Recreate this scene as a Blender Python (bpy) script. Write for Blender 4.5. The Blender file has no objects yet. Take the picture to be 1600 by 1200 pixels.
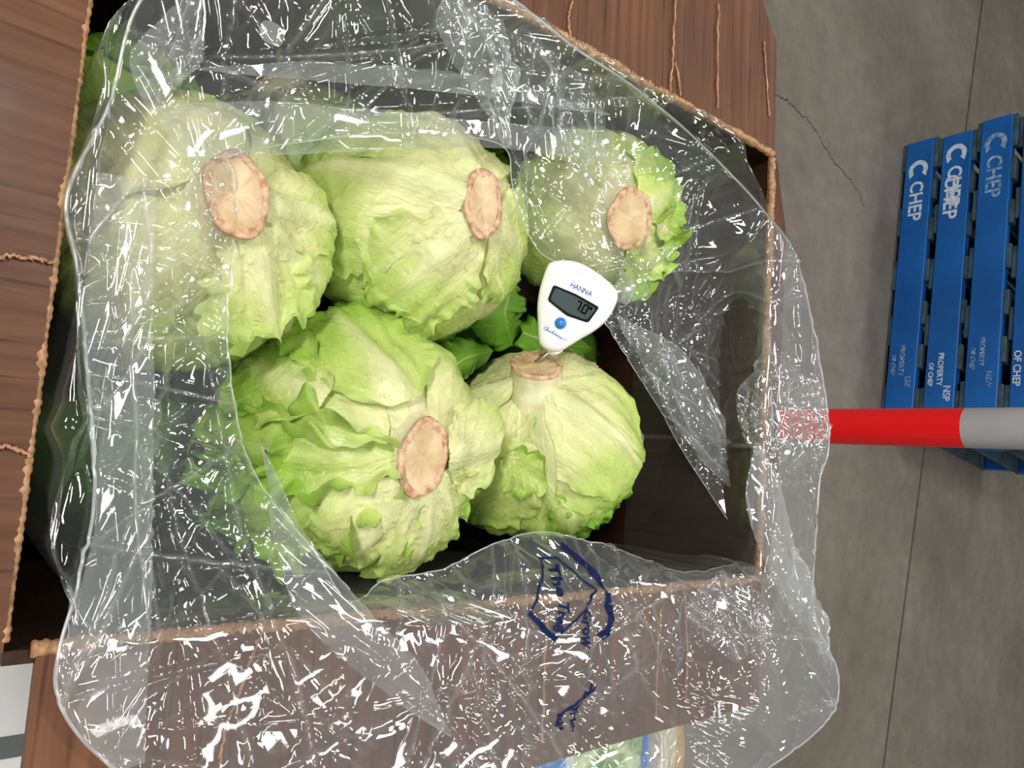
import bpy, math, random
import numpy as np
from mathutils import Vector, Matrix
from mathutils.bvhtree import BVHTree

sc = bpy.context.scene
COL = sc.collection
random.seed(7)
RNG = np.random.RandomState(7)

# ------------------------------------------------------------------ camera, world, lights, exposure
F_PX = 1124.0
ZT = 1.002                      # height of the carton rim above the floor
CAM = np.array([0.0, 0.0, ZT + 0.373])


def _ray(px, py):
    return np.array([px - 800.0, 600.0 - py, -F_PX])


_dn = _ray(-100, 650); _dn /= np.linalg.norm(_dn)
_Z = -_dn
_X = _ray(2215, 804); _X = _X - _Z * np.dot(_X, _Z); _X /= np.linalg.norm(_X)
_Y = np.cross(_Z, _X)
M = np.array([_X, _Y, _Z])      # world = M @ camera space


def at(px, py, z):
    """the world point at height z (from the floor) seen at a pixel of the photograph"""
    d = M @ _ray(px, py)
    return CAM + d * ((z - CAM[2]) / d[2])


def atd(px, py, dep):
    """the same at a given depth"""
    return CAM + (M @ _ray(px, py)) * (dep / F_PX)


def depth_of(p):
    return -(M.T @ (np.array(p) - CAM))[2]


cd = bpy.data.cameras.new('camera'); cam = bpy.data.objects.new('camera', cd); COL.objects.link(cam)
cd.sensor_width = 36; cd.lens = 36 * F_PX / 1600; cd.clip_start = .02; cd.clip_end = 100
m4 = Matrix([[*M[0], CAM[0]], [*M[1], CAM[1]], [*M[2], CAM[2]], [0, 0, 0, 1]])
cam.matrix_world = m4
sc.camera = cam

w = bpy.data.worlds.new('world'); sc.world = w; w.use_nodes = True
w.node_tree.nodes['Background'].inputs[0].default_value = (.93, .97, 1, 1)
w.node_tree.nodes['Background'].inputs[1].default_value = .13


def area(name, loc, size, sy, power, target=(.3, .1, .9), color=(1, .97, .92)):
    l = bpy.data.lights.new(name, 'AREA'); l.shape = 'RECTANGLE'; l.size = size; l.size_y = sy
    l.energy = power; l.color = color
    o = bpy.data.objects.new(name, l); COL.objects.link(o); o.location = loc
    o.rotation_euler = (Vector(target) - Vector(loc)).to_track_quat('-Z', 'Y').to_euler()
    return o


# warehouse ceiling lamps, plus two lower fill lamps behind the camera
area('ceiling_or_fill_lamp', (1.3, 1.6, 5.6), 1.5, .35, 180)
area('ceiling_or_fill_lamp', (1.9, -2.1, 5.6), 1.5, .35, 55)
area('ceiling_or_fill_lamp', (-3.0, 1.2, 4.6), 1.5, .4, 340)  # added fill behind the camera, brightens the post and other upright faces
area('ceiling_or_fill_lamp', (-2.4, -2.0, 4.8), 1.5, .4, 110)  # weaker added fill, also behind the camera
area('ceiling_or_fill_lamp', (4.4, .6, 5.6), 1.5, .35, 110, (3, .5, 0))
area('ceiling_or_fill_lamp', (5.0, 3.6, 5.6), 1.5, .35, 80, (3, .5, 0))
area('ceiling_or_fill_lamp', (4.6, -3.4, 5.6), 1.5, .35, 110, (3, .5, 0))
sc.view_settings.view_transform = 'Standard'; sc.view_settings.look = 'None'
sc.cycles.adaptive_threshold = .03; sc.cycles.transparent_max_bounces = 20; sc.cycles.max_bounces = 6; sc.cycles.diffuse_bounces = 3; sc.cycles.glossy_bounces = 3
sc.view_settings.gamma = 1; sc.view_settings.use_curve_mapping = False
sc.view_settings.exposure = -0.84


# ------------------------------------------------------------------ helpers
def tag(o, label=None, cat=None, group=None, kind=None):
    if label: o['label'] = label
    if cat: o['category'] = cat
    if group: o['group'] = group
    if kind: o['kind'] = kind
    return o


def empty(name, loc=(0, 0, 0)):
    o = bpy.data.objects.new(name, None); COL.objects.link(o); o.location = loc; o.empty_display_size = .05
    return o


def mesh_obj(name, V, Fc, mat, parent=None, smooth=False, uv=None, col=None):
    """world-space vertices; the object is placed so that parenting to an Empty keeps them in place"""
    me = bpy.data.meshes.new(name)
    V = np.asarray(V, float)
    o = bpy.data.objects.new(name, me)
    off = np.zeros(3)
    if parent is not None:
        p = parent; off = np.zeros(3)
        while p is not None:
            off = off + np.array(p.location); p = p.parent
    me.from_pydata((V - off).tolist(), [], [tuple(int(i) for i in f) for f in Fc])
    if mat: me.materials.append(mat)
    if smooth:
        me.polygons.foreach_set('use_smooth', [True] * len(me.polygons))
    if uv is not None:
        lay = me.uv_layers.new(name='UVMap')
        li = np.zeros(len(me.loops), int); me.loops.foreach_get('vertex_index', li)
        lay.data.foreach_set('uv', np.asarray(uv)[li].astype(np.float32).ravel())
    if col is not None:
        a = me.color_attributes.new('Col', 'FLOAT_COLOR', 'POINT')
        c4 = np.ones((len(V), 4), np.float32); c4[:, :3] = col
        a.data.foreach_set('color', c4.ravel())
    me.update()
    COL.objects.link(o)
    if parent is not None: o.parent = parent
    return o


def box_vf(c, s, R=None, bev=0.0):
    """box of size s at c, optionally rotated by 3x3 R; bev > 0 chamfers every edge"""
    s = np.array(s, float) / 2
    if bev <= 0:
        V = np.array([[x, y, z] for x in (-1, 1) for y in (-1, 1) for z in (-1, 1)]) * s
        Fc = [(0, 1, 3, 2), (4, 6, 7, 5), (0, 4, 5, 1), (2, 3, 7, 6), (0, 2, 6, 4), (1, 5, 7, 3)]
    else:
        V = []; idx = {}
        for x in (-1, 1):
            for y in (-1, 1):
                for z in (-1, 1):
                    for ax in range(3):
                        v = np.array([x, y, z]) * (s - bev); v[ax] = (x, y, z)[ax] * s[ax]
                        idx[(x, y, z, ax)] = len(V); V.append(v)
        V = np.array(V); Fc = []
        for ax in range(3):
            for sg in (-1, 1):
                o1, o2 = [a for a in range(3) if a != ax]
                q = []
                for a, b in ((-1, -1), (1, -1), (1, 1), (-1, 1)):
                    k = [0, 0, 0]; k[ax] = sg; k[o1] = a; k[o2] = b; q.append(idx[(*k, ax)])
                Fc.append(q)
        for ax in range(3):
            o1, o2 = [a for a in range(3) if a != ax]
            for a in (-1, 1):
                for b in (-1, 1):
                    k0 = [0, 0, 0]; k0[ax] = -1; k0[o1] = a; k0[o2] = b
                    k1 = list(k0); k1[ax] = 1
                    Fc.append([idx[(*k0, o1)], idx[(*k1, o1)], idx[(*k1, o2)], idx[(*k0, o2)]])
        for x in (-1, 1):
            for y in (-1, 1):
                for z in (-1, 1):
                    Fc.append([idx[(x, y, z, a)] for a in range(3)])
    if R is not None: V = V @ np.asarray(R).T
    return V + np.array(c), Fc


def grid_faces(nu, nv, wrap_u=False, off=0):
    """vertex (i, j) is i * nv + j"""
    F_ = []
    for i in range(nu if wrap_u else nu - 1):
        a = i * nv; b = ((i + 1) % nu) * nv
        for j in range(nv - 1):
            F_.append((off + a + j, off + b + j, off + b + j + 1, off + a + j + 1))
    return F_


class MB:
    def __init__(s): s.V = []; s.F = []; s.U = []
    def add(s, V, F, U=None):
        n = len(s.V); s.V += [tuple(v) for v in np.asarray(V)]
        s.F += [tuple(n + int(i) for i in f) for f in F]
        s.U += [tuple(u) for u in (np.asarray(U) if U is not None else np.asarray(V)[:, :2])]
        return s
    def build(s, name, mat, parent=None, smooth=False): return mesh_obj(name, s.V, s.F, mat, parent, smooth, uv=s.U)


def tube(pts, r, n=8, caps=True):
    pts = np.asarray(pts, float); k = len(pts)
    rr = np.full(k, r) if np.isscalar(r) else np.asarray(r)
    T = np.gradient(pts, axis=0); T /= np.linalg.norm(T, axis=1)[:, None] + 1e-12
    up = np.array([0, 0, 1.0]) if abs(T[0][2]) < .9 else np.array([1.0, 0, 0])
    V = []
    for i in range(k):
        a = np.cross(T[i], up); a /= np.linalg.norm(a); b = np.cross(T[i], a)
        for j in range(n):
            t = 2 * math.pi * j / n
            V.append(pts[i] + rr[i] * (math.cos(t) * a + math.sin(t) * b))
    F_ = [(i * n + j, i * n + (j + 1) % n, (i + 1) * n + (j + 1) % n, (i + 1) * n + j) for i in range(k - 1) for j in range(n)]
    if caps: F_ += [tuple(range(n))[::-1], tuple((k - 1) * n + j for j in range(n))]
    return np.array(V), F_


class SNoise:
    """smooth vector noise: a sum of sines, vectorised"""
    def __init__(s, freq, dim=3, n=14, seed=0):
        r = np.random.RandomState(seed); k = r.normal(size=(n, dim)); k /= np.linalg.norm(k, axis=1)[:, None]
        s.k = k * (freq * r.uniform(.6, 1.5, n))[:, None]; s.p = r.uniform(0, 6.28, n)
    def __call__(s, P): return np.sin(P @ s.k.T + s.p).sum(-1) / math.sqrt(len(s.p) * .5) * .5


def smst(x, a, b):
    t = np.clip((x - a) / (b - a), 0, 1); return t * t * (3 - 2 * t)


# ------------------------------------------------------------------ materials
def mat(name, base=(.5, .5, .5), rough=.6, spec=.5, metal=0, build=None):
    m = bpy.data.materials.new(name); m.use_nodes = True
    nt = m.node_tree; b = nt.nodes['Principled BSDF']
    b.inputs['Base Color'].default_value = (*base, 1); b.inputs['Roughness'].default_value = rough
    b.inputs['Specular IOR Level'].default_value = spec; b.inputs['Metallic'].default_value = metal
    if build: build(nt, b)
    return m


def N(nt, t, **kw):
    n = nt.nodes.new(t)
    for k, v in kw.items():
        if k in n.inputs.keys(): n.inputs[k].default_value = v
        else: setattr(n, k, v)
    return n


def ramp(nt, stops):
    r = nt.nodes.new('ShaderNodeValToRGB'); e = r.color_ramp.elements
    while len(e) < len(stops): e.new(.5)
    for x, (p, c) in zip(e, stops):
        x.position = p; x.color = (*c, 1) if len(c) == 3 else c
    return r


def cardboard_nodes(nt, b):
    L = nt.links
    uv = N(nt, 'ShaderNodeUVMap')
    mp = N(nt, 'ShaderNodeMapping'); mp.inputs['Scale'].default_value = (1, .035, 1); L.new(uv.outputs[0], mp.inputs[0])
    n1 = N(nt, 'ShaderNodeTexNoise', Scale=150.0, Detail=4.0); L.new(mp.outputs[0], n1.inputs[0])
    n2 = N(nt, 'ShaderNodeTexNoise', Scale=9.0, Detail=5.0); L.new(uv.outputs[0], n2.inputs[0])
    mp3 = N(nt, 'ShaderNodeMapping'); mp3.inputs['Scale'].default_value = (60, 22, 1); L.new(uv.outputs[0], mp3.inputs[0])
    n3 = N(nt, 'ShaderNodeTexNoise', Scale=1.0, Detail=2.0); L.new(mp3.outputs[0], n3.inputs[0])
    mp2 = N(nt, 'ShaderNodeMapping'); mp2.inputs['Scale'].default_value = (1, .02, 1); L.new(uv.outputs[0], mp2.inputs[0])
    wv = N(nt, 'ShaderNodeTexWave', Scale=23.0, Distortion=2.2, Detail=2.0); wv.inputs['Detail Scale'].default_value = 6.0
    L.new(mp2.outputs[0], wv.inputs[0])
    r1 = ramp(nt, [(.30, (.098, .043, .023)), (.72, (.175, .080, .044))]); L.new(n1.outputs[0], r1.inputs[0])
    r2 = ramp(nt, [(.3, (.62, .60, .6)), (.7, (1.1, 1.08, 1.05))]); L.new(n2.outputs[0], r2.inputs[0])
    mx = N(nt, 'ShaderNodeMix', data_type='RGBA', blend_type='MULTIPLY'); mx.inputs[0].default_value = 1
    L.new(r1.outputs[0], mx.inputs[6]); L.new(r2.outputs[0], mx.inputs[7])
    r3 = ramp(nt, [(.0, (.38, .36, .36)), (.05, (1, 1, 1))]); L.new(wv.outputs[0], r3.inputs[0])
    mx2 = N(nt, 'ShaderNodeMix', data_type='RGBA', blend_type='MULTIPLY'); mx2.inputs[0].default_value = .75
    L.new(mx.outputs[2], mx2.inputs[6]); L.new(r3.outputs[0], mx2.inputs[7])
    L.new(mx2.outputs[2], b.inputs['Base Color'])
    md = ramp(nt, [(.40, (.05, .05, .05)), (.62, (.8, .8, .8))]); L.new(n3.outputs[0], md.inputs[0]); L.new(md.outputs[0], mx2.inputs[0])
    rr = ramp(nt, [(.35, (.36,) * 3), (.7, (.7,) * 3)]); L.new(n2.outputs[0], rr.inputs[0]); L.new(rr.outputs[0], b.inputs['Roughness'])
    bp = N(nt, 'ShaderNodeBump', Strength=.12, Distance=.0008)
    L.new(wv.outputs[0], bp.inputs['Height'])
    bp2 = N(nt, 'ShaderNodeBump', Strength=.12, Distance=.001); L.new(n1.outputs[0], bp2.inputs['Height'])
    L.new(bp.outputs[0], bp2.inputs['Normal']); L.new(bp2.outputs[0], b.inputs['Normal'])


def noisy(c1, c2, scale=20., rough=None, bump=0., coord='Object', sc3=None, dist=.001):
    def f(nt, b):
        L = nt.links
        tc = N(nt, 'ShaderNodeTexCoord'); src = tc.outputs[coord]
        if sc3:
            mp = N(nt, 'ShaderNodeMapping'); mp.inputs['Scale'].default_value = sc3; L.new(src, mp.inputs[0]); src = mp.outputs[0]
        n = N(nt, 'ShaderNodeTexNoise', Scale=scale, Detail=6.0); L.new(src, n.inputs[0])
        r = ramp(nt, [(.32, c1), (.68, c2)]); L.new(n.outputs[0], r.inputs[0]); L.new(r.outputs[0], b.inputs['Base Color'])
        if bump:
            bp = N(nt, 'ShaderNodeBump', Strength=bump, Distance=dist); L.new(n.outputs[0], bp.inputs['Height']); L.new(bp.outputs[0], b.inputs['Normal'])
    return f


def concrete_nodes(nt, b):
    L = nt.links; tc = N(nt, 'ShaderNodeTexCoord')
    n1 = N(nt, 'ShaderNodeTexNoise', Scale=1.3, Detail=8.0, Roughness=.62); L.new(tc.outputs['Object'], n1.inputs[0])
    n2 = N(nt, 'ShaderNodeTexNoise', Scale=11.0, Detail=8.0, Roughness=.7); L.new(tc.outputs['Object'], n2.inputs[0])
    n3 = N(nt, 'ShaderNodeTexNoise', Scale=55.0, Detail=3.0); L.new(tc.outputs['Object'], n3.inputs[0])
    r1 = ramp(nt, [(.3, (.150, .132, .106)), (.7, (.225, .203, .172))]); L.new(n1.outputs[0], r1.inputs[0])
    r2 = ramp(nt, [(.3, (.80, .80, .80)), (.7, (1.12, 1.1, 1.08))]); L.new(n2.outputs[0], r2.inputs[0])
    r3 = ramp(nt, [(.22, (.45, .42, .4)), (.32, (1, 1, 1))]); L.new(n3.outputs[0], r3.inputs[0])
    a = N(nt, 'ShaderNodeMix', data_type='RGBA', blend_type='MULTIPLY'); a.inputs[0].default_value = 1
    L.new(r1.outputs[0], a.inputs[6]); L.new(r2.outputs[0], a.inputs[7])
    c = N(nt, 'ShaderNodeMix', data_type='RGBA', blend_type='MULTIPLY'); c.inputs[0].default_value = .8
    L.new(a.outputs[2], c.inputs[6]); L.new(r3.outputs[0], c.inputs[7]); L.new(c.outputs[2], b.inputs['Base Color'])
    bp = N(nt, 'ShaderNodeBump', Strength=.15, Distance=.004); L.new(n2.outputs[0], bp.inputs['Height']); L.new(bp.outputs[0], b.inputs['Normal'])


def leaf_nodes(nt, b):
    L = nt.links
    at_ = N(nt, 'ShaderNodeAttribute', attribute_name='Col')
    tc = N(nt, 'ShaderNodeTexCoord')
    n = N(nt, 'ShaderNodeTexNoise', Scale=45.0, Detail=6.0, Roughness=.65); L.new(tc.outputs['Object'], n.inputs[0])
    r = ramp(nt, [(.3, (.84, .88, .78)), (.7, (1.1, 1.07, 1.1))]); L.new(n.outputs[0], r.inputs[0])
    mx = N(nt, 'ShaderNodeMix', data_type='RGBA', blend_type='MULTIPLY'); mx.inputs[0].default_value = 1
    L.new(at_.outputs['Color'], mx.inputs[6]); L.new(r.outputs[0], mx.inputs[7])
    L.new(mx.outputs[2], b.inputs['Base Color'])
    b.inputs['Roughness'].default_value = .30; b.inputs['Specular IOR Level'].default_value = .45
    # fine veined relief that runs with the leaf (uv: across, along)
    uv = N(nt, 'ShaderNodeUVMap'); mp = N(nt, 'ShaderNodeMapping'); mp.inputs['Scale'].default_value = (10, 2.2, 1); L.new(uv.outputs[0], mp.inputs[0])
    n2 = N(nt, 'ShaderNodeTexNoise', Scale=3.2, Detail=5.0, Distortion=.6); L.new(mp.outputs[0], n2.inputs[0])
    bp = N(nt, 'ShaderNodeBump', Strength=.55, Distance=.0022); L.new(n2.outputs[0], bp.inputs['Height'])
    vo = N(nt, 'ShaderNodeTexVoronoi', Scale=170.0, feature='DISTANCE_TO_EDGE'); L.new(tc.outputs['Object'], vo.inputs[0])
    bp2 = N(nt, 'ShaderNodeBump', Strength=.12, Distance=.0008); L.new(vo.outputs[0], bp2.inputs['Height']); L.new(bp.outputs[0], bp2.inputs['Normal'])
    L.new(bp2.outputs[0], b.inputs['Normal'])
    tr = N(nt, 'ShaderNodeBsdfTranslucent'); L.new(mx.outputs[2], tr.inputs[0])
    ms = N(nt, 'ShaderNodeMixShader'); ms.inputs[0].default_value = .22
    out = nt.nodes['Material Output']
    L.new(b.outputs[0], ms.inputs[1]); L.new(tr.outputs[0], ms.inputs[2]); L.new(ms.outputs[0], out.inputs[0])


def film_mat(name, milk=.10, edge=.45, tint=(.93, .97, 1.0), bump=.6, scale=26., rough=.06, gl=1.0, stretch=(1, 1, 1), refl=.085):
    m = bpy.data.materials.new(name); m.use_nodes = True; nt = m.node_tree; L = nt.links
    nt.nodes.remove(nt.nodes['Principled BSDF']); out = nt.nodes['Material Output']
    tc = N(nt, 'ShaderNodeTexCoord'); mp = N(nt, 'ShaderNodeMapping'); mp.inputs['Scale'].default_value = stretch
    uv = N(nt, 'ShaderNodeUVMap'); L.new(uv.outputs[0], mp.inputs[0])
    ns = N(nt, 'ShaderNodeTexNoise', Scale=9.0, Detail=3.0); L.new(mp.outputs[0], ns.inputs[0])
    ad = N(nt, 'ShaderNodeMix', data_type='RGBA', blend_type='ADD'); ad.inputs[0].default_value = .07
    L.new(mp.outputs[0], ad.inputs[6]); L.new(ns.outputs[1], ad.inputs[7])
    vo = N(nt, 'ShaderNodeTexVoronoi', Scale=scale, feature='F1'); L.new(ad.outputs[2], vo.inputs[0])
    mkb = N(nt, 'ShaderNodeTexNoise', Scale=7.0, Detail=2.0); L.new(mp.outputs[0], mkb.inputs[0])
    mrb = ramp(nt, [(.40, (.12, .12, .12)), (.62, (1, 1, 1))]); L.new(mkb.outputs[0], mrb.inputs[0])
    mub = N(nt, 'ShaderNodeMath', operation='MULTIPLY'); L.new(vo.outputs[0], mub.inputs[0]); L.new(mrb.outputs[0], mub.inputs[1])
    vo2 = N(nt, 'ShaderNodeTexVoronoi', Scale=scale * 3.1, feature='F1'); L.new(ad.outputs[2], vo2.inputs[0])
    mk = N(nt, 'ShaderNodeTexNoise', Scale=13.0, Detail=3.0); L.new(mp.outputs[0], mk.inputs[0])
    mr = ramp(nt, [(.50, (0, 0, 0)), (.66, (1, 1, 1))]); L.new(mk.outputs[0], mr.inputs[0])
    b1 = N(nt, 'ShaderNodeBump', Strength=bump, Distance=.006); L.new(mub.outputs[0], b1.inputs['Height'])
    mu = N(nt, 'ShaderNodeMath', operation='MULTIPLY'); L.new(vo2.outputs[0], mu.inputs[0]); L.new(mr.outputs[0], mu.inputs[1])
    b2 = N(nt, 'ShaderNodeBump', Strength=bump * .6, Distance=.0025); L.new(mu.outputs[0], b2.inputs['Height']); L.new(b1.outputs[0], b2.inputs['Normal'])
    tr = N(nt, 'ShaderNodeBsdfTransparent'); tr.inputs[0].default_value = (.965, .97, .965, 1)
    df = N(nt, 'ShaderNodeBsdfDiffuse'); df.inputs[0].default_value = (*tint, 1)
    tl = N(nt, 'ShaderNodeBsdfTranslucent'); tl.inputs[0].default_value = (*tint, 1)
    L.new(b2.outputs[0], df.inputs['Normal'])
    mm = N(nt, 'ShaderNodeMixShader'); mm.inputs[0].default_value = .4; L.new(df.outputs[0], mm.inputs[1]); L.new(tl.outputs[0], mm.inputs[2])
    lw = N(nt, 'ShaderNodeLayerWeight', Blend=.35); L.new(b1.outputs[0], lw.inputs['Normal'])
    pw = N(nt, 'ShaderNodeMath', operation='POWER'); L.new(lw.outputs['Facing'], pw.inputs[0]); pw.inputs[1].default_value = 2.6
    ma = N(nt, 'ShaderNodeMath', operation='MULTIPLY_ADD', use_clamp=True); L.new(pw.outputs[0], ma.inputs[0]); ma.inputs[1].default_value = edge; ma.inputs[2].default_value = milk
    ca = N(nt, 'ShaderNodeAttribute', attribute_name='Col')
    m2 = N(nt, 'ShaderNodeMath', operation='MULTIPLY_ADD', use_clamp=True); L.new(ca.outputs['Fac'], m2.inputs[0]); m2.inputs[1].default_value = .26; L.new(ma.outputs[0], m2.inputs[2]); ma = m2
    s1 = N(nt, 'ShaderNodeMixShader'); L.new(ma.outputs[0], s1.inputs[0]); L.new(tr.outputs[0], s1.inputs[1]); L.new(mm.outputs[0], s1.inputs[2])
    gs = N(nt, 'ShaderNodeBsdfGlossy'); gs.inputs['Roughness'].default_value = rough; gs.inputs[0].default_value = (gl, gl, gl, 1)
    L.new(b2.outputs[0], gs.inputs['Normal'])
    # both sides of the film reflect alike (Schlick), so the facing term is used instead of a one-sided Fresnel node
    lf = N(nt, 'ShaderNodeLayerWeight', Blend=.5); L.new(b2.outputs[0], lf.inputs['Normal'])
    fr = N(nt, 'ShaderNodeMath', operation='POWER'); L.new(lf.outputs['Facing'], fr.inputs[0]); fr.inputs[1].default_value = 4.0
    f2 = N(nt, 'ShaderNodeMath', operation='MULTIPLY_ADD', use_clamp=True); L.new(fr.outputs[0], f2.inputs[0]); f2.inputs[1].default_value = .80; f2.inputs[2].default_value = refl
    s2 = N(nt, 'ShaderNodeMixShader'); L.new(f2.outputs[0], s2.inputs[0]); L.new(s1.outputs[0], s2.inputs[1]); L.new(gs.outputs[0], s2.inputs[2])
    L.new(s2.outputs[0], out.inputs[0])
    return m


M_CARD = mat('waxed_cardboard', spec=.22, build=cardboard_nodes)
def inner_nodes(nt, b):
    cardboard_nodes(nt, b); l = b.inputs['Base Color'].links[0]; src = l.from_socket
    g_ = N(nt, 'ShaderNodeMix', data_type='RGBA', blend_type='MULTIPLY'); g_.inputs[0].default_value = 1; g_.inputs[7].default_value = (.26, .24, .22, 1)  # shade inside the carton multiplied into the cardboard colour
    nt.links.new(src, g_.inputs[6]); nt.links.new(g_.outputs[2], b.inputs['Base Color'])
M_CARDIN = mat('shaded_cardboard', spec=.25, build=inner_nodes)
M_TAN = mat('torn_cardboard', rough=.75, build=noisy((.24, .115, .05), (.50, .29, .15), 260., bump=.5))
M_CRACK = mat('wax_crack', rough=.7, build=noisy((.30, .13, .06), (.55, .30, .17), 90.))
M_FLOOR = mat('concrete', rough=.55, spec=.35, build=concrete_nodes)
M_JOINT = mat('joint_dark', (.03, .024, .02), rough=.9)
M_BLUE = mat('blue_paint', rough=.5, build=noisy((.001, .085, .34), (.006, .165, .58), 6., bump=.25, sc3=(1, .4, 1)))
M_BLUED = mat('grey_blue_paint', rough=.7, build=noisy((.022, .042, .056), (.06, .12, .16), 14., bump=.3))  # darker, greyer blue for the deck boards
M_WHITEP = mat('stencil_white', rough=.6, build=noisy((.42, .55, .72), (.8, .86, .92), 90.))
M_FAINTP = mat('faded_stencil', rough=.6, build=noisy((.03, .14, .38), (.42, .55, .72), 60.))
M_RED = mat('red_tape', (.95, .008, .012), rough=.38)
M_GREYT = mat('grey_tape', rough=.4, build=noisy((.36, .35, .36), (.46, .45, .46), 8.))
M_STEEL = mat('steel', (.42, .36, .30), rough=.3, metal=1)
M_LEAF = mat('lettuce_leaf', build=leaf_nodes)
M_STEMSIDE = mat('stem_side', rough=.5, build=noisy((.66, .58, .32), (.82, .80, .54), 75., bump=.6, dist=.003))
M_STEMRIM = mat('stem_rim', rough=.6, build=noisy((.36, .17, .085), (.74, .52, .34), 190., bump=.45, dist=.001))
M_STEMFACE = mat('stem_face', rough=.42, build=noisy((.47, .30, .15), (.70, .56, .33), 55., bump=.5, dist=.002))
M_BODY = mat('white_plastic', (.86, .86, .84), rough=.28)
M_LCDF = mat('lcd_surround', (.008, .010, .011), rough=.6, spec=.1)
M_LCD = mat('lcd_glass', (.058, .082, .086), rough=.5, spec=.1)
M_DIGIT = mat('lcd_digit', (.002, .003, .003), rough=.8, spec=.0)
M_BTN = mat('blue_button', (.02, .20, .62), rough=.3)
M_INK = mat('blue_ink', (.03, .12, .55), rough=.5)
M_FINK = mat('film_ink', (.006, .014, .065), rough=.6, spec=.1)
M_WCARD = mat('white_carton', rough=.6, build=noisy((.60, .60, .58), (.72, .72, .70), 12.))
M_GSTRIPE = mat('grey_stripe', (.10, .115, .115), rough=.6)
M_FILM = film_mat('clear_film', milk=.085, edge=.42, bump=.36, scale=20.)
M_FILM2 = film_mat('clear_film_smooth', milk=.028, edge=.18, bump=.30, scale=13.)
M_FOLD = film_mat('folded_film', milk=.17, edge=.40, bump=.6, scale=20.)

M_FOLDC = film_mat('crinkled_film', milk=.06, edge=.40, bump=.9, scale=34., rough=.05)
M_FOLDW = film_mat('layered_film', milk=.22, edge=.45, bump=.7, scale=24.)

# ------------------------------------------------------------------ floor
floor = empty('floor'); tag(floor, kind='structure')
a, b = at(1535, 0, 0)[:2], at(1380, 1200, 0)[:2]
jd = (b - a) / np.linalg.norm(b - a); jn = np.array([-jd[1], jd[0]])
if jn[0] < 0: jn = -jn
J0, J1 = a - jd * 9, b + jd * 9
for sgn in (-1, 1):
    e0 = J0 + jn * sgn * .010; e1 = J1 + jn * sgn * .010
    o0 = J0 + jn * sgn * 9; o1 = J1 + jn * sgn * 9
    q = [e0, e1, o1, o0] if sgn > 0 else [e0, o0, o1, e1]
    V = [(p[0], p[1], 0) for p in q] + [(p[0], p[1], -.03) for p in q]
    F_ = [(0, 1, 2, 3), (7, 6, 5, 4)] + [(i, 4 + i, 4 + (i + 1) % 4, (i + 1) % 4) for i in range(4)]
    mesh_obj('slab', V, F_, M_FLOOR, floor)
V, F_ = box_vf(((J0 + J1) / 2).tolist() + [-.02], (.04, np.linalg.norm(J1 - J0), .02),
               np.array([[jn[0], jd[0], 0], [jn[1], jd[1], 0], [0, 0, 1]]))
mesh_obj('joint_filler', V, F_, M_JOINT, floor)
# the hairline crack that wanders out from under the carton flap
cpx = [(1195, 143), (1218, 150), (1232, 158), (1240, 168), (1262, 188), (1280, 212), (1292, 236), (1305, 256), (1328, 281), (1342, 300), (1352, 330)]
P_ = np.array([at(x, y, 0) for x, y in cpx]); Q = []
for i in range(len(P_) - 1):
    for k in range(6):
        Q.append(P_[i] + (P_[i + 1] - P_[i]) * k / 6 + np.array([*RNG.normal(0, .004, 2), 0]))
Q = np.array(Q); V = []; F_ = []
for i, p in enumerate(Q):
    t = Q[min(i + 1, len(Q) - 1)] - Q[max(i - 1, 0)]; n_ = np.array([-t[1], t[0], 0]); n_ /= np.linalg.norm(n_) + 1e-9
    wdt = .0016 + .0014 * RNG.rand(); wdt *= 1 if 4 < i < len(Q) - 10 else .6
    V += [p + n_ * wdt + [0, 0, .0004], p - n_ * wdt + [0, 0, .0004]]
    if i: F_.append((2 * i - 2, 2 * i - 1, 2 * i + 1, 2 * i))
mesh_obj('crack', V, F_, M_JOINT, floor)


# ------------------------------------------------------------------ lettering helper
def text_mesh(s, size, shear=0., bold=0.):
    """vertices (x right, y up, centred on the left baseline) and faces of a line of text"""
    c = bpy.data.curves.new('txt', 'FONT'); c.body = s; c.size = size; c.shear = shear; c.offset = bold; c.resolution_u = 3
    o = bpy.data.objects.new('txt', c)
    me = bpy.data.meshes.new_from_object(o)
    V = np.array([v.co[:] for v in me.vertices]); F_ = [tuple(p.vertices) for p in me.polygons]
    bpy.data.objects.remove(o); bpy.data.curves.remove(c); bpy.data.meshes.remove(me)
    return V, F_


def plane_text(V, o, ex, ey, width=None):
    """maps flat text onto the plane o + x ex + y ey; width rescales it"""
    V = V.copy()
    if width: V[:, 0] *= width / (V[:, 0].max() - V[:, 0].min())
    return np.asarray(o) + V[:, :1] * np.asarray(ex) + V[:, 1:2] * np.asarray(ey)


# ------------------------------------------------------------------ pallets
pa, pb = at(1412, 228, 0), at(1374, 650, 0)
pdir = (pb - pa) / np.linalg.norm(pb - pa)          # along the front face, towards the bottom of the picture
PL = float(np.linalg.norm(pb - pa)); pin = np.array([-pdir[1], pdir[0], 0])
if pin[0] < 0: pin = -pin
print('pallet length', PL)
PITCH, DB, PW = .146, .018, 1.165


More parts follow.
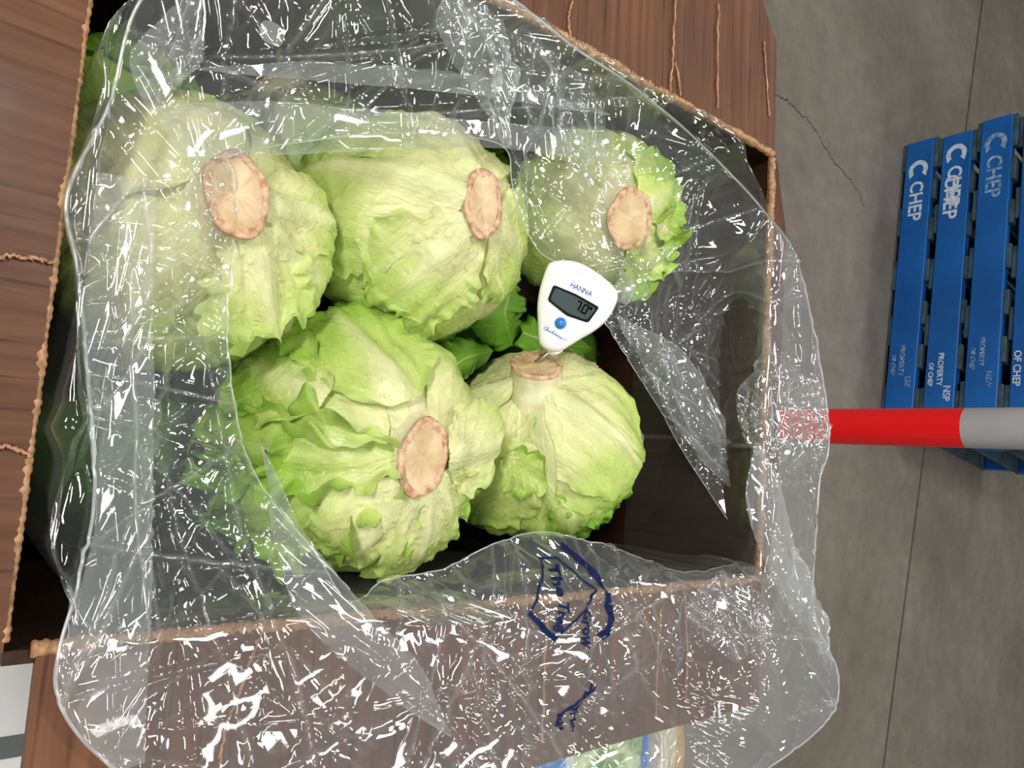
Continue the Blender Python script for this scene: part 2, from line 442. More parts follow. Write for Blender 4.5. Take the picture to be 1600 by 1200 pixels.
def pallet(k):
    z0 = k * PITCH
    jit = [(-.004, 0), (.0, .012), (-.006, -.008), (.004, .01), (0, 0), (.003, .008)][k]
    o = pa + pin * jit[0] + pdir * jit[1] + np.array([0, 0, z0])
    R = np.array([pdir, pin, [0, 0, 1]]).T           # local x along the face, y into the depth
    t = empty('pallet', o)
    def blk(name, x0, x1, y0, y1, za, zb, m, bev=.003):
        c = np.array([(x0 + x1) / 2, (y0 + y1) / 2, (za + zb) / 2])
        V, F_ = box_vf((0, 0, 0), (x1 - x0, y1 - y0, zb - za), None, bev)
        return mesh_obj(name, (V + c) @ R.T + o, F_, m, t)
    for y in (0, PW / 2 - .02, PW - .04):
        blk('bearer', 0, PL, y, y + .042, DB, PITCH - DB, M_BLUE)
    for i in range(7):
        x = (PL - .115) * i / 6
        blk('deck_board', x, x + (.14 if i in (0, 6) else .10) * (1 if i < 6 else .82), .004 + .006 * RNG.rand(), PW, PITCH - DB, PITCH - .001, M_BLUED, .002)
    for i in range(5):
        x = (PL - .13) * i / 4 + (0, .03, 0, -.03, 0)[i]
        blk('bottom_board', x, x + .13, .004 + .006 * RNG.rand(), PW, 0, DB, M_BLUED, .002)
    # stencilled lettering on the outer bearer
    # reads from the top of the picture to the bottom: text x = pdir, text up = +z
    fo = o + R @ np.array([0, -.0008, 0]); X_, U_ = pdir, np.array([0, 0, 1.0])
    big = M_WHITEP if k in (0, 1, 4) else M_FAINTP
    mb = MB()
    x0 = (.10, .055, .075, .02, .06, .05)[k]
    # open ring emblem, gap towards the word
    n = 20; V = []; F_ = []
    for i in range(n + 1):
        a_ = math.radians(48 + 264 * i / n); r0, r1 = .022, .040
        if i in (0, n): r1 = .046
        for r in (r0, r1): V.append(fo + X_ * (x0 + .042 + r * 1.15 * math.cos(a_)) + U_ * (PITCH / 2 + r * .98 * math.sin(a_)))
        if i: F_.append((2 * i - 2, 2 * i - 1, 2 * i + 1, 2 * i))
    mb.add(V, F_)
    V, F_ = text_mesh('CHEP', .075, bold=.0016)
    mb.add(plane_text(V, fo + X_ * (x0 + .095) + U_ * (PITCH / 2 - .026), X_, U_, .185), F_)
    if k == 1:                                       # stencilled twice over itself
        mb.add(plane_text(V, fo + X_ * (x0 + .135) + U_ * (PITCH / 2 - .034) - pin * .0005, X_, U_, .20), F_)
    mb.build('stencil_word', big, t)
    lines = {0: [('PROPERTY', .028, 0), ('OF CHEP', .022, -.03), ('LBR', .03, .028)],
             1: [('PROPERTY', .0285, 0), ('OF CHEP', .024, -.032), ('NSP', .036, .026)],
             2: [('PROPERTY', .024, 0), ('OF CHEP', .022, -.03), ('NSW', .028, .026)],
             3: [('PROPERTY', .034, 0), ('OF CHEP', .034, -.036)],
             4: [('PROPERTY', .03, 0), ('OF CHEP', .03, -.034)], 5: [('PROPERTY', .03, 0)]}[k]
    for s, sz, dz in lines:
        V, F_ = text_mesh(s, sz, bold=.0006)
        xs = PL - (.30 if dz <= 0 else .165) + (.03 if k == 1 else 0) + (.04 if dz < 0 else 0)
        MB().add(plane_text(V, fo + X_ * xs + U_ * (PITCH / 2 - .010 + dz), X_, U_), F_).build('stencil_line', M_WHITEP if k in (1, 3) else M_FAINTP, t)
    return t


plab = ['blue wooden pallet at the very bottom of the stack, resting on the concrete',
        'blue wooden pallet second from the floor, its white stencil printed twice over',
        'blue wooden pallet third from the floor with a faded stencil and dark scuffs',
        'blue wooden pallet fourth from the floor, cut by the picture edge',
        'blue wooden pallet fifth from the floor of the stack']
for k in range(5):
    tag(pallet(k), plab[k], 'pallet', 'stacked blue pallets')

# ------------------------------------------------------------------ red and grey post
d1, d2 = M @ _ray(1300, 669), M @ _ray(1580, 666)
az = (d1[:2] / np.linalg.norm(d1[:2]) + d2[:2] / np.linalg.norm(d2[:2])) / 2
rp = 1.16; pc = az * rp
post = empty('striped_post', (pc[0], pc[1], 0))
tag(post, 'round warning post banded bright red and grey, upright behind the carton', 'post')
def height_at(px): 
    d = M @ _ray(px, 668); return CAM[2] + d[2] / np.linalg.norm(d[:2]) * (rp - .029)
def cyl(name, z0, z1, r, m, par, c=pc, n=40, bev=0):
    V, F_ = tube([(c[0], c[1], z0), (c[0], c[1], z1)], r, n); return mesh_obj(name, V, F_, m, par, False)
zb = height_at(1499)
hb = zb - height_at(1225)
o = cyl('base_plate', 0, .012, .09, M_GREYT, post)
z = zb; cyl('red_band', zb - .36, zb, .029, M_RED, post); cyl('grey_band', zb - .72, zb - .36, .029, M_GREYT, post)
cyl('red_band', .012, zb - .72, .029, M_RED, post)
cyl('grey_band', zb, zb + .30, .029, M_GREYT, post); cyl('post_cap', zb + .30, zb + .312, .031, M_RED, post)

# ------------------------------------------------------------------ the carton
BX0, BX1, BY0, BY1 = .033, .597, -.097, .303
DEP = .30; TH = .006
carton = empty('produce_carton', ((BX0 + BX1) / 2, (BY0 + BY1) / 2, ZT - DEP))
tag(carton, 'open brown waxed cardboard carton with its flaps folded outwards, holding the lettuces', 'carton')


def panel(name, p0, es, et, ls, lt, outline=None, th=TH, seed=0, wav=.0012, ns=40, nt=14):
    """cardboard sheet: p0 + s es + t et, thickness downwards along es x et; outline(s) gives the t range"""
    es, et = np.array(es, float), np.array(et, float); nn = np.cross(es, et); nn /= np.linalg.norm(nn)
    if nn[2] < -.5: nn = -nn
    nz = SNoise(22, 2, seed=seed); V = []; U = []
    S = np.linspace(0, ls, ns)
    for side in (0, 1):
        for s in S:
            t1 = lt if outline is None else outline(s)
            for t in np.linspace(0, t1, nt):
                wv = nz(np.array([[s, t]]))[0] * wav * min(1, t / .03)
                V.append(np.array(p0) + es * s + et * t + nn * (wv - side * th)); U.append((s + seed * .37, t))
    n = ns * nt
    f0 = grid_faces(ns, nt); F_ = [f for f in f0] + [tuple(n + i for i in f[::-1]) for f in f0]
    ring = [i * nt for i in range(ns)] + [(ns - 1) * nt + j for j in range(1, nt)] + [i * nt + nt - 1 for i in range(ns - 2, -1, -1)] + [j for j in range(nt - 2, 0, -1)]
    for i in range(len(ring)):
        a_, b_ = ring[i], ring[(i + 1) % len(ring)]; F_.append((a_, n + a_, n + b_, b_))
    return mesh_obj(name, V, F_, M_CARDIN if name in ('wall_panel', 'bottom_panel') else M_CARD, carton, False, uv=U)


# walls (t runs down from the rim) and floor of the carton
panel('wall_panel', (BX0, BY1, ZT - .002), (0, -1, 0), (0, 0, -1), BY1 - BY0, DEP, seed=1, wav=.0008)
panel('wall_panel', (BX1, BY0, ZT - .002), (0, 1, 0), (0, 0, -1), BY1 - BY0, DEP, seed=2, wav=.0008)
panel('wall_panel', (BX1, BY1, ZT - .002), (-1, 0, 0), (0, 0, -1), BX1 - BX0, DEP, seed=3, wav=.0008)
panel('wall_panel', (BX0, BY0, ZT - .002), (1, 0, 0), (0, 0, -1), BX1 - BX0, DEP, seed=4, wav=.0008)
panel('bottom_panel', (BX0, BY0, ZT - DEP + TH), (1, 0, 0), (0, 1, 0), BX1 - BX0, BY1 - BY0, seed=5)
# flaps
def ang(c, s, a): return np.array([c[0] * math.cos(a), c[1] * math.cos(a), math.sin(a)])
def cham(L, Lc, e, ls):
    def f(s):
        d = min(s, ls - s); return L if d > e else Lc + (L - Lc) * max(0, d) / e
    return f
panel('end_flap', (BX0, BY0, ZT), (0, 1, 0), ang((-1, 0), 0, math.radians(3)), BY1 - BY0, .20, seed=6)
panel('end_flap', (BX1, BY1, ZT), (0, -1, 0), ang((1, 0), 0, math.radians(-25)), BY1 - BY0, .115, cham(.115, .03, .05, BY1 - BY0), seed=7)
panel('side_flap', (BX0 + .012, BY0, ZT), (1, 0, 0), ang((0, -1), 0, math.radians(1)), BX1 - BX0 - .012, .108, seed=8).name = 'side_flap'
panel('side_flap', (BX1, BY1, ZT), (-1, 0, 0), ang((0, 1), 0, math.radians(-1)), BX1 - BX0, .19, cham(.19, .112, .055, BX1 - BX0), seed=9)


def rim(p0, p1, r=.0036, seed=0):
    """the cracked, ribbed fold along the carton's rim"""
    p0, p1 = np.array(p0), np.array(p1); L = np.linalg.norm(p1 - p0); n = int(L / .0012)
    t = np.linspace(0, 1, n); rn = np.random.RandomState(seed)
    jag = np.interp(t, np.linspace(0, 1, n // 4), rn.uniform(.75, 1.2, n // 4))
    rr = r * (1 + .13 * np.sin(t * L / .0042 * 2 * math.pi)) * jag
    pts = p0 + (p1 - p0) * t[:, None] + np.stack([np.zeros(n), np.zeros(n), np.interp(t, np.linspace(0, 1, 30), rn.uniform(-.0008, .0008, 30))], 1)
    V, F_ = tube(pts, rr, 8); return mesh_obj('rim_fold', V, F_, M_TAN, carton, True)


z_ = ZT - .0022
rim((BX0, BY0 + .004, z_), (BX0, BY1, z_), .0021, 1)
rim((BX1, BY0 + .003, z_), (BX1, BY1 - .004, z_), .0036, 2)
rim((BX0 + .01, BY0, z_), (BX1, BY0, z_), .0036, 3)
rim((BX0, BY1, z_), (BX1, BY1, z_), .0036, 4)


def crack_line(pts, wd=.0010, zo=.0016):
    Q = []
    P_ = np.array([at(x, y, ZT) for x, y in pts])
    for i in range(len(P_) - 1):
        for k in range(10): Q.append(P_[i] + (P_[i + 1] - P_[i]) * k / 10 + np.array([*RNG.normal(0, .0006, 2), 0]))
    Q = np.array(Q)
    Q[:, 2] = ZT + zo + np.where(Q[:, 0] < BX0, (BX0 - Q[:, 0]) * math.tan(math.radians(3)), 0) - np.where(Q[:, 1] > BY1, (Q[:, 1] - BY1) * .0175, 0) \
        + np.where(Q[:, 1] < BY0, (BY0 - Q[:, 1]) * .0175, 0)
    V, F_ = tube(Q, np.array([wd * RNG.uniform(.5, 1.2) for _ in Q]), 5)
    return mesh_obj('wax_crease', V, F_, M_CRACK, carton, True)


for pts in ([(893, 0), (886, 30), (888, 62)], [(1056, -10), (1052, 60), (1047, 118), (1044, 148)], [(1123, 5), (1121, 70), (1119, 180)],
            [(1054, 100), (1060, 130), (1061, 152)], [(1194, 62), (1197, 120), (1201, 190)],
            [(-5, 402), (30, 402), (60, 405), (84, 412)], [(-5, 694), (20, 700), (50, 712)],
            [(405, 985), (380, 1060), (350, 1130), (338, 1200)], [(1030, 950), (1024, 1020), (1019, 1128)],
            [(1068, 930), (1070, 1020), (1066, 1100)], [(852, 960), (846, 1080), (842, 1165)], [(1187, 905), (1190, 1000), (1188, 1085)]):
    crack_line(pts)


# ------------------------------------------------------------------ lettuces
def lerp3(c1, c2, t): return np.asarray(c1) + (np.asarray(c2) - np.asarray(c1)) * t[:, None]


CREAM, PALE, MID, GREEN, DARK = (.82, .82, .43), (.58, .71, .20), (.34, .56, .07), (.16, .38, .025), (.045, .16, .01)


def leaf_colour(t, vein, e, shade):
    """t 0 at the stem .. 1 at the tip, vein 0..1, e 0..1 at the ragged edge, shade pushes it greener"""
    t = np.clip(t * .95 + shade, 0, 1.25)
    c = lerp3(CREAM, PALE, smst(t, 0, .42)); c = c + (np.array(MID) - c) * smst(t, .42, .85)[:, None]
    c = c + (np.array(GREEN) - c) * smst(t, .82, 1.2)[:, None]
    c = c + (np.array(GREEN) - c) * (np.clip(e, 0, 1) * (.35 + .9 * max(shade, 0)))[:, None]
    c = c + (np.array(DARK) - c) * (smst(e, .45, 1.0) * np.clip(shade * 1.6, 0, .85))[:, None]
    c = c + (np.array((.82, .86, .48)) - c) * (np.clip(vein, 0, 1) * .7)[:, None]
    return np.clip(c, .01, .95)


def make_leaf(parent, C, R, a, tip, W=.9, th0=.16, th1=1.6, layer=0., seed=0, shade=0., ruffle=.0015, lift=0., jag=.10, rib=1., nu=46, nv=60, hs=0, deep=0., curl=0., ell=None):
    """a wrapper leaf lying over the head: starts by the stem (direction a) and runs towards direction tip"""
    a = np.array(a, float); a /= np.linalg.norm(a)
    e1 = np.array(tip, float) - a * np.dot(tip, a); e1 /= np.linalg.norm(e1); e2 = np.cross(a, e1)
    U_, V_ = np.meshgrid(np.linspace(-1, 1, nu), np.linspace(0, 1, nv), indexing='ij'); u = U_.ravel(); v = V_.ravel()
    r = np.random.RandomState(seed)
    j1, j2, j3 = SNoise(34, 2, seed=seed + 1), SNoise(13, 2, seed=seed + 2), SNoise(5, 2, seed=seed + 3)
    sg = np.sign(u)
    edgeP = np.stack([v * 1.6, sg * 3], 1); tipP = np.stack([u * W, np.full_like(u, 7.)], 1)
    ww = W * (.20 + .80 * np.clip(v / .38, 0, 1) ** .8) * np.sqrt(np.clip(1 - np.clip((v - .45) / .62, 0, 1) ** 2.4, .02, 1))
    ww = ww * (1 + jag * (.35 * j1(edgeP) + .9 * j2(edgeP) + .6 * j3(edgeP)))
    th = th0 + (th1 - th0) * v * (1 + jag * .7 * (.35 * j1(tipP) + 1.1 * j2(tipP)) * v ** 3)
    be = u * ww
    cdir = np.cos(th)[:, None] * a + np.sin(th)[:, None] * e1
    D = np.cos(be)[:, None] * cdir + np.sin(be)[:, None] * e2
    # relief
    ribh = np.exp(-(be / (.085 * (1.25 - .9 * v) + .012)) ** 2) * (1 - v) ** .6 * rib
    br = 0
    ph = r.uniform(0, 6.28)
    q = (v * 1.25 - np.abs(u) ** .8 * .62)
    side = np.abs(np.sin(q * 13 + ph + .4 * j3(np.stack([u, v], 1)) + sg * .9))
    vein = np.clip(1 - side / .16, 0, 1) * smst(np.abs(u), .02, .12) * (1 - smst(np.abs(u), .55, .98)) * (1 - v * .5)
    wr = SNoise(16, 3, seed=hs + 5)(D) * .0010 + SNoise(7, 3, seed=hs + 6)(D) * .0034 + SNoise(14, 3, seed=seed + 5)(D) * .0004
    lng = SNoise(26, 2, seed=seed + 9)(np.stack([be * 1.3, v * .25], 1)) * .0016 * smst(v, .05, .3)
    ed = np.maximum(smst(np.abs(u), .72, 1), smst(v, .80, 1))
    n1, n2 = SNoise(30, 3, seed=seed + 7)(D), SNoise(62, 3, seed=seed + 8)(D)
    rr = R * (1 + .018 * layer) + ribh * .0042 + vein * .0022 + wr + lng \
        + ed * ruffle * (1.2 + 1.1 * n1 + .7 * n2) + ed ** 2 * curl + lift * smst(v, .35, 1) - .001 * (1 - smst(v, 0, .2))
    if ell is not None: rr = rr * (1 + ell * (np.abs(D @ a) ** 2))
    P_ = np.array(C) + D * rr[:, None]
    P_ += (e2 * (SNoise(40, 3, seed=seed + 12)(D) * ed * ruffle * 1.1)[:, None])
    nz = SNoise(9, 3, seed=seed + 10)(D) * .10
    streak = SNoise(60, 2, seed=seed + 11)(np.stack([be * 1.2, v * .4], 1)) * .05
    c = leaf_colour(v * (th1 / 1.7) + nz + streak + .12 * np.abs(u) - ribh * .30, np.maximum(vein * .8, ribh * .9), ed * (.6 + .4 * n1), shade)
    c = c + (np.array((.045, .12, .018)) - c) * deep  # deep mixes the shade of the carton's inside into the leaf colour
    uv = np.stack([be + seed, v * th1], 1)
    o = mesh_obj('leaf', P_, grid_faces(nu, nv), M_LEAF, parent, True, uv=uv, col=c)
    return o


def sphere_hit(px, py, C, R):
    d = M @ _ray(px, py); d /= np.linalg.norm(d); oc = CAM - np.array(C)
    b_ = np.dot(oc, d); disc = b_ * b_ - (np.dot(oc, oc) - R * R)
    t = -b_ - math.sqrt(max(disc, 0)); p = CAM + d * t
    n_ = p - np.array(C); return n_ / np.linalg.norm(n_)


def lettuce(C, R, a, label, seed=0, tips=None, nleaf=7, shade=0., hi=True, stem_r=.021, stem_l=.012, extra=(), stem_dir=None, W=.95, deep=0., el=(.84, 1.16), stem_len=None):
    C = np.array(C, float); a = np.array(a, float); a /= np.linalg.norm(a)
    t = empty('lettuce', (C[0], C[1], C[2] - R)); tag(t, label, 'lettuce', 'iceberg lettuces in the carton')
    r = np.random.RandomState(seed)
    q = np.array([0, 0, 1.0]) if abs(a[2]) < .9 else np.array([1.0, 0, 0])
    b1 = np.cross(a, q); b1 /= np.linalg.norm(b1); b2 = np.cross(a, b1)
    # heart: crumpled ball
    nu, nv = (64, 40) if hi else (32, 20)
    ph, th = np.meshgrid(np.linspace(0, 2 * math.pi, nu, endpoint=False), np.linspace(.02, math.pi - .02, nv), indexing='ij')
    ph = ph.ravel(); th = th.ravel()
    D = np.sin(th)[:, None] * (np.cos(ph)[:, None] * b1 + np.sin(ph)[:, None] * b2) + np.cos(th)[:, None] * a
    rad = R * .965 + SNoise(7, 3, seed=seed + 6)(D) * .0034 + .0022 * np.abs(np.sin(ph * 4.5 + SNoise(3, 3, seed=seed + 3)(D))) * np.sin(th)
    tt = th / math.pi
    c = leaf_colour(tt * 1.1 + SNoise(6, 3, seed=seed + 1)(D) * .10, np.zeros_like(tt), np.zeros_like(tt), shade)
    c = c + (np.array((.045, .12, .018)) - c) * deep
    mesh_obj('heart', C + D * rad[:, None], grid_faces(nu, nv, True), M_LEAF, t, True, uv=np.stack([ph, th], 1), col=c)
    # leaves
    NU, NV = (46, 60) if hi else (24, 30)
    k = 0
    for i in range(nleaf):
        phi = i * 2.39996 + r.uniform(-.25, .25) + seed
        tip = np.cos(phi) * b1 + np.sin(phi) * b2
        make_leaf(t, C, R, a, tip, W=W * r.uniform(.85, 1.15), th0=.22, th1=r.uniform(1.7, 2.4) - .07 * i, layer=i * .75, seed=seed * 31 + i, shade=shade + r.uniform(-.10, .10),
                  ruffle=.0001 + .0010 * (i == nleaf - 1), rib=r.uniform(.7, 1.2), nu=NU, nv=NV, jag=.045, hs=seed, deep=deep)
    for kw in extra:
        kw = dict(kw); pt = kw.pop('px'); k += 1
        dirv = sphere_hit(*pt, C, R * 1.02)
        if kw.pop('free', False):                      # a scrap that does not start at the stem
            a2 = sphere_hit(*kw.pop('from_'), C, R * 1.02); base = a2
        else: base = a
        angt = math.acos(np.clip(np.dot(dirv, base), -1, 1))
        kw.setdefault('th1', angt); kw.setdefault('layer', nleaf * .75 + k * .8)
        make_leaf(t, C, R, base, dirv, seed=seed * 57 + 900 + k, nu=NU, nv=NV, hs=seed, **kw)
    # stem stump with its cut face
    sd = a if stem_dir is None else np.array(stem_dir) / np.linalg.norm(stem_dir)
    s1 = np.cross([0, 1.0, 0], sd); s1 /= np.linalg.norm(s1); s2 = np.cross(sd, s1)
    n = 40; base = C + a * (R * .93); V = []; prof = [(0, 1.5), (.3, 1.15), (.6, .98), (.8, .96), (.92, 1.0), (1.0, 1.0)]
    L = R * .07 + stem_l + .006
    if stem_len: L = stem_len; base = C + a * (R * .90)
    an = np.linspace(0, 2 * math.pi, n, endpoint=False); rad = 1 + .06 * np.sin(2 * an + seed) + .03 * np.sin(5 * an + seed * 2) + .008 * r.normal(size=n)
    def ring(h, f): return [base + sd * h + stem_r * f * (rad[j] * (el[0] * math.cos(an[j]) * s1 + el[1] * math.sin(an[j]) * s2)) for j in range(n)]
    if stem_len: prof = [(-.45, 1.35), (-.1, 1.15)] + prof[1:]
    for h, f in prof: V += ring(L * h, f)
    F_ = [(i * n + j, i * n + (j + 1) % n, (i + 1) * n + (j + 1) % n, (i + 1) * n + j) for i in range(len(prof) - 1) for j in range(n)]
    st = mesh_obj('stem', V, F_, M_STEMSIDE, t, True)
    V = []; pr = [(L - .003, 1.0), (L - .0006, 1.01), (L + .0003, .975), (L + .0004, .88), (L, .78)]
    for h, f in pr:
        rg = ring(h, f); V += [p + sd * r.normal(0, .0002) for p in rg]
    F_ = [(i * n + j, i * n + (j + 1) % n, (i + 1) * n + (j + 1) % n, (i + 1) * n + j) for i in range(len(pr) - 1) for j in range(n)]
    mesh_obj('stem_rim', V, F_, M_STEMRIM, st, True)
    V = []
    fr_ = [.80, .66, .5, .3, .12]
    for f in fr_: V += [p + sd * (r.normal(0, .00035)) for p in ring(L + .0003 - .0018 * (1 - f), f)]
    V.append(base + sd * (L - .0015))
    F_ = [(i * n + j, i * n + (j + 1) % n, (i + 1) * n + (j + 1) % n, (i + 1) * n + j) for i in range(len(fr_) - 1) for j in range(n)]
    F_ += [((len(fr_) - 1) * n + j, (len(fr_) - 1) * n + (j + 1) % n, len(V) - 1) for j in range(n)]
    mesh_obj('cut_face', V, F_, M_STEMFACE, st, True)
    return t, base + sd * L, sd


def ctr(px, py, dz): return at(px, py, ZT + dz)


R0 = .078
C1 = ctr(283, 372, -.105); C2 = ctr(637, 362, -.10); C3 = ctr(915, 335, -.105); C4 = ctr(552, 690, -.10); C5 = ctr(845, 700, -.105)
lettuce(C1, .079, sphere_hit(372, 303, C1, .079 + .012 + .006), 'pale iceberg lettuce nearest the left flap, half under cloudy film, its cut stem half covered', seed=3, nleaf=8, shade=-.15, stem_r=.0205,
        extra=[dict(px=(485, 350), W=.30, ruffle=.0008, shade=-.2, lift=.006, rib=1.5), dict(px=(470, 440), W=.4, ruffle=.0012, shade=-.15, lift=.004, rib=1.2),
               dict(px=(400, 500), W=.35, ruffle=.0022, shade=-.1, lift=.008, jag=.25)])
lettuce(C2, .080, sphere_hit(757, 318, C2, .080 + .008 + .006), 'pale green iceberg lettuce in the middle of the upper row, its stem uncovered', seed=11, nleaf=7, shade=-.14, stem_r=.0195, stem_l=.008,
        extra=[dict(px=(560, 470), th1=1.75, W=.55, ruffle=.0022, shade=.42, lift=.0, jag=.15, layer=-.4), dict(px=(690, 480), W=.6, th1=1.6, ruffle=.002, shade=.30, jag=.15, layer=-.2),
               dict(px=(470, 300), W=.85, ruffle=.0012, shade=-.22, layer=5.2, th1=1.65, rib=1.4), dict(px=(600, 470), W=.5, ruffle=.002, shade=-.12, layer=5.6, th1=1.15, jag=.2),
               dict(px=(800, 410), W=.55, ruffle=.001, shade=-.05, layer=5.8, th1=1.0)])
lettuce(C3, .076, sphere_hit(985, 342, C3, .076 + .012 + .006), 'iceberg lettuce seen through clear film in the upper right of the carton', seed=21, nleaf=7, shade=-.06, stem_r=.0225,
        extra=[dict(px=(1020, 430), W=.5, ruffle=.005, shade=.15, th1=.95, jag=.2, lift=.006), dict(px=(1030, 300), W=.5, ruffle=.004, shade=.22, th1=.9, jag=.2)])
lettuce(C4, .084, sphere_hit(663, 715, C4, .084 + .010 + .006), 'bright green iceberg lettuce with torn leaves and a broad round stem, in the lower row', seed=31, nleaf=7, shade=-.08, stem_r=.0205, stem_l=.010,
        extra=[dict(px=(400, 780), W=.42, ruffle=.008, shade=.22, th1=1.65, lift=.004, jag=.3, layer=6.2, rib=.4), dict(px=(410, 700), W=.30, ruffle=.006, shade=.20, th1=1.55, jag=.3, layer=6.6, rib=.4),
               dict(px=(560, 540), W=.50, ruffle=.0022, shade=.12, th1=1.45, layer=7.2, jag=.10, rib=1.4, th0=.36), dict(px=(450, 600), W=.36, ruffle=.002, shade=.14, th1=1.6, layer=6.9, jag=.15, th0=.7),
               dict(px=(630, 880), W=.34, ruffle=.0012, shade=-.15, th1=1.1, layer=7.6, jag=.15, lift=.003), dict(px=(720, 860), W=.30, ruffle=.003, shade=.16, th1=.9, layer=7.1, jag=.25),
               dict(px=(735, 690), W=.32, ruffle=.002, shade=-.2, th1=.75, layer=6.8, lift=.012, rib=1.6), dict(px=(560, 840), W=.40, ruffle=.0014, shade=-.12, th1=1.0, layer=7.0, jag=.15)])
up_ = M @ np.array([0.04, 1.0, 0]); h5 = [838., 622.]; L5 = .033
for _ in range(12):
    a5 = sphere_hit(*h5, C5, .079); b5 = C5 + a5 * .079 * .90; tc_ = CAM - b5; tc_ /= np.linalg.norm(tc_)
    sd5 = .87 * up_ + .50 * tc_; sd5 /= np.linalg.norm(sd5); p5 = M.T @ (b5 + sd5 * L5 - CAM)
    h5[0] += .6 * (838 - (800 - F_PX * p5[0] / p5[2])); h5[1] += .6 * (569 - (600 + F_PX * p5[1] / p5[2]))
_, S5, D5 = lettuce(C5, .079, a5, 'iceberg lettuce with the thermometer stuck in its upturned stem', seed=41, nleaf=8, shade=-.26, stem_r=.0205, stem_l=.034, stem_len=L5, stem_dir=sd5, el=(1.0, 1.0),
        extra=[dict(px=(960, 780), W=.6, ruffle=.003, shade=.16, th1=1.75, jag=.15, layer=.5), dict(px=(940, 830), W=.5, ruffle=.003, shade=.20, th1=2.0, jag=.15, layer=.2),
               dict(px=(735, 640), W=.34, ruffle=.001, shade=-.25, th1=1.3, layer=7.2, rib=2.2), dict(px=(960, 700), W=.6, ruffle=.001, shade=-.2, th1=1.35, layer=7.4, rib=2.0),
               dict(px=(848, 745), free=True, from_=(795, 712), W=.20, th0=.0, ruffle=.003, shade=.38, layer=8.3, lift=.006, rib=.3, jag=.2),
               dict(px=(782, 722), free=True, from_=(765, 705), W=.10, th0=.0, ruffle=.003, shade=.32, layer=8.2, lift=.003, rib=.3, jag=.2),
               dict(px=(740, 780), free=True, from_=(850, 700), W=.45, th0=.05, ruffle=.0016, shade=.02, layer=7.9, rib=.4, jag=.12)])
# second rank: heads further down, seen in the gaps and behind the film
C6 = np.array([.068, .180, ZT - .150])
lettuce(C6, .066, (-.2, .4, -.5), 'green iceberg lettuce in the upper left corner between the flap and the film', seed=51, nleaf=7, shade=.16,
        extra=[])
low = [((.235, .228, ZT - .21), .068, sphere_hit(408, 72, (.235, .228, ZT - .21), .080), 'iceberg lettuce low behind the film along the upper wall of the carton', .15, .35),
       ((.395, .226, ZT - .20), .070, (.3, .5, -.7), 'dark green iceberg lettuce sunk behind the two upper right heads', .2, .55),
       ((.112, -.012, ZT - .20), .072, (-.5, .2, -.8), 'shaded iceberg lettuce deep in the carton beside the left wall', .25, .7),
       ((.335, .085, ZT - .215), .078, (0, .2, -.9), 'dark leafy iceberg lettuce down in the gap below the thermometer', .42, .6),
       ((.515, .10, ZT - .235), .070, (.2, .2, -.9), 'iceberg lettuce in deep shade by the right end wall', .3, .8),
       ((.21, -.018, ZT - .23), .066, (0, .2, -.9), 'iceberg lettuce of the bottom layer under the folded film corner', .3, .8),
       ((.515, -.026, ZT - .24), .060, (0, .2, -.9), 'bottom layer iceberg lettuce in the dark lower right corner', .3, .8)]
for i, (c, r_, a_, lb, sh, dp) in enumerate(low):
    lettuce(c, r_, a_, lb, seed=61 + 7 * i, nleaf=6, shade=sh, hi=(i in (0, 1, 3)), deep=dp)  # low heads coloured darker for the shade they lie in
# loose frilly leaves in the dark gaps
def loose_leaf(label, pts, z, wpx, seed, shade, ruf=.006):
    """a leaf lying along pixel way-points at about height z"""
    P_ = np.array([at(x, y, ZT + zz) for (x, y), zz in zip(pts, z)]); n = 70; nu = 40
    ts = np.linspace(0, len(P_) - 1, n); ctrp = np.stack([np.interp(ts, range(len(P_)), P_[:, k]) for k in range(3)], 1)
    for _ in range(12): ctrp[1:-1] = (ctrp[:-2] + 2 * ctrp[1:-1] + ctrp[2:]) / 4
    T = np.gradient(ctrp, axis=0); T /= np.linalg.norm(T, axis=1)[:, None]; S = np.cross(T, [0, 0, 1]); S /= np.linalg.norm(S, axis=1)[:, None]
    Nn = np.cross(S, T); v = np.linspace(0, 1, n); wv = wpx * np.sqrt(np.clip(np.sin(math.pi * (.08 + .88 * v)), 0, 1))
    V = []; c_ = []
    U_, I_ = np.meshgrid(np.linspace(-1, 1, nu), np.arange(n), indexing='ij'); u = U_.ravel(); I_ = I_.ravel()
    j = SNoise(24, 2, seed=seed); jj = 1 + .20 * j(np.stack([v[I_] * 2, np.sign(u) * 3], 1))
    x = u * wv[I_] * jj; D = ctrp[I_] + S[I_] * x[:, None]
    n1 = SNoise(230, 3, seed=seed + 1)(D); n2 = SNoise(520, 3, seed=seed + 2)(D); n3 = SNoise(90, 3, seed=seed + 3)(D)
    h = np.abs(u) ** 2 * -.010 + np.abs(u) ** 3 * ruf * (n1 * 1.4 + .7 * n2) + n3 * .002 + np.exp(-(u / .08) ** 2) * .002
    Pp = D + Nn[I_] * h[:, None]
    vein = np.exp(-(u / .06) ** 2) * (1 - v[I_])
    c = leaf_colour(.8 + .2 * np.abs(u) + .08 * n3, vein * .7, np.abs(u) ** 3, shade)
    o = mesh_obj('lettuce_leaf', Pp, grid_faces(nu, n), M_LEAF, None, True, uv=np.stack([u, v[I_]], 1), col=c)
    tag(o, label, 'leaf', 'loose outer leaves')
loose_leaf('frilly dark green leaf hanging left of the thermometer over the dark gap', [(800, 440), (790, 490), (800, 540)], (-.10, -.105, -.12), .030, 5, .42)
loose_leaf('ruffled dark leaf just behind the thermometer tip above the stem', [(815, 520), (860, 535), (925, 545)], (-.115, -.115, -.125), .022, 6, .4)
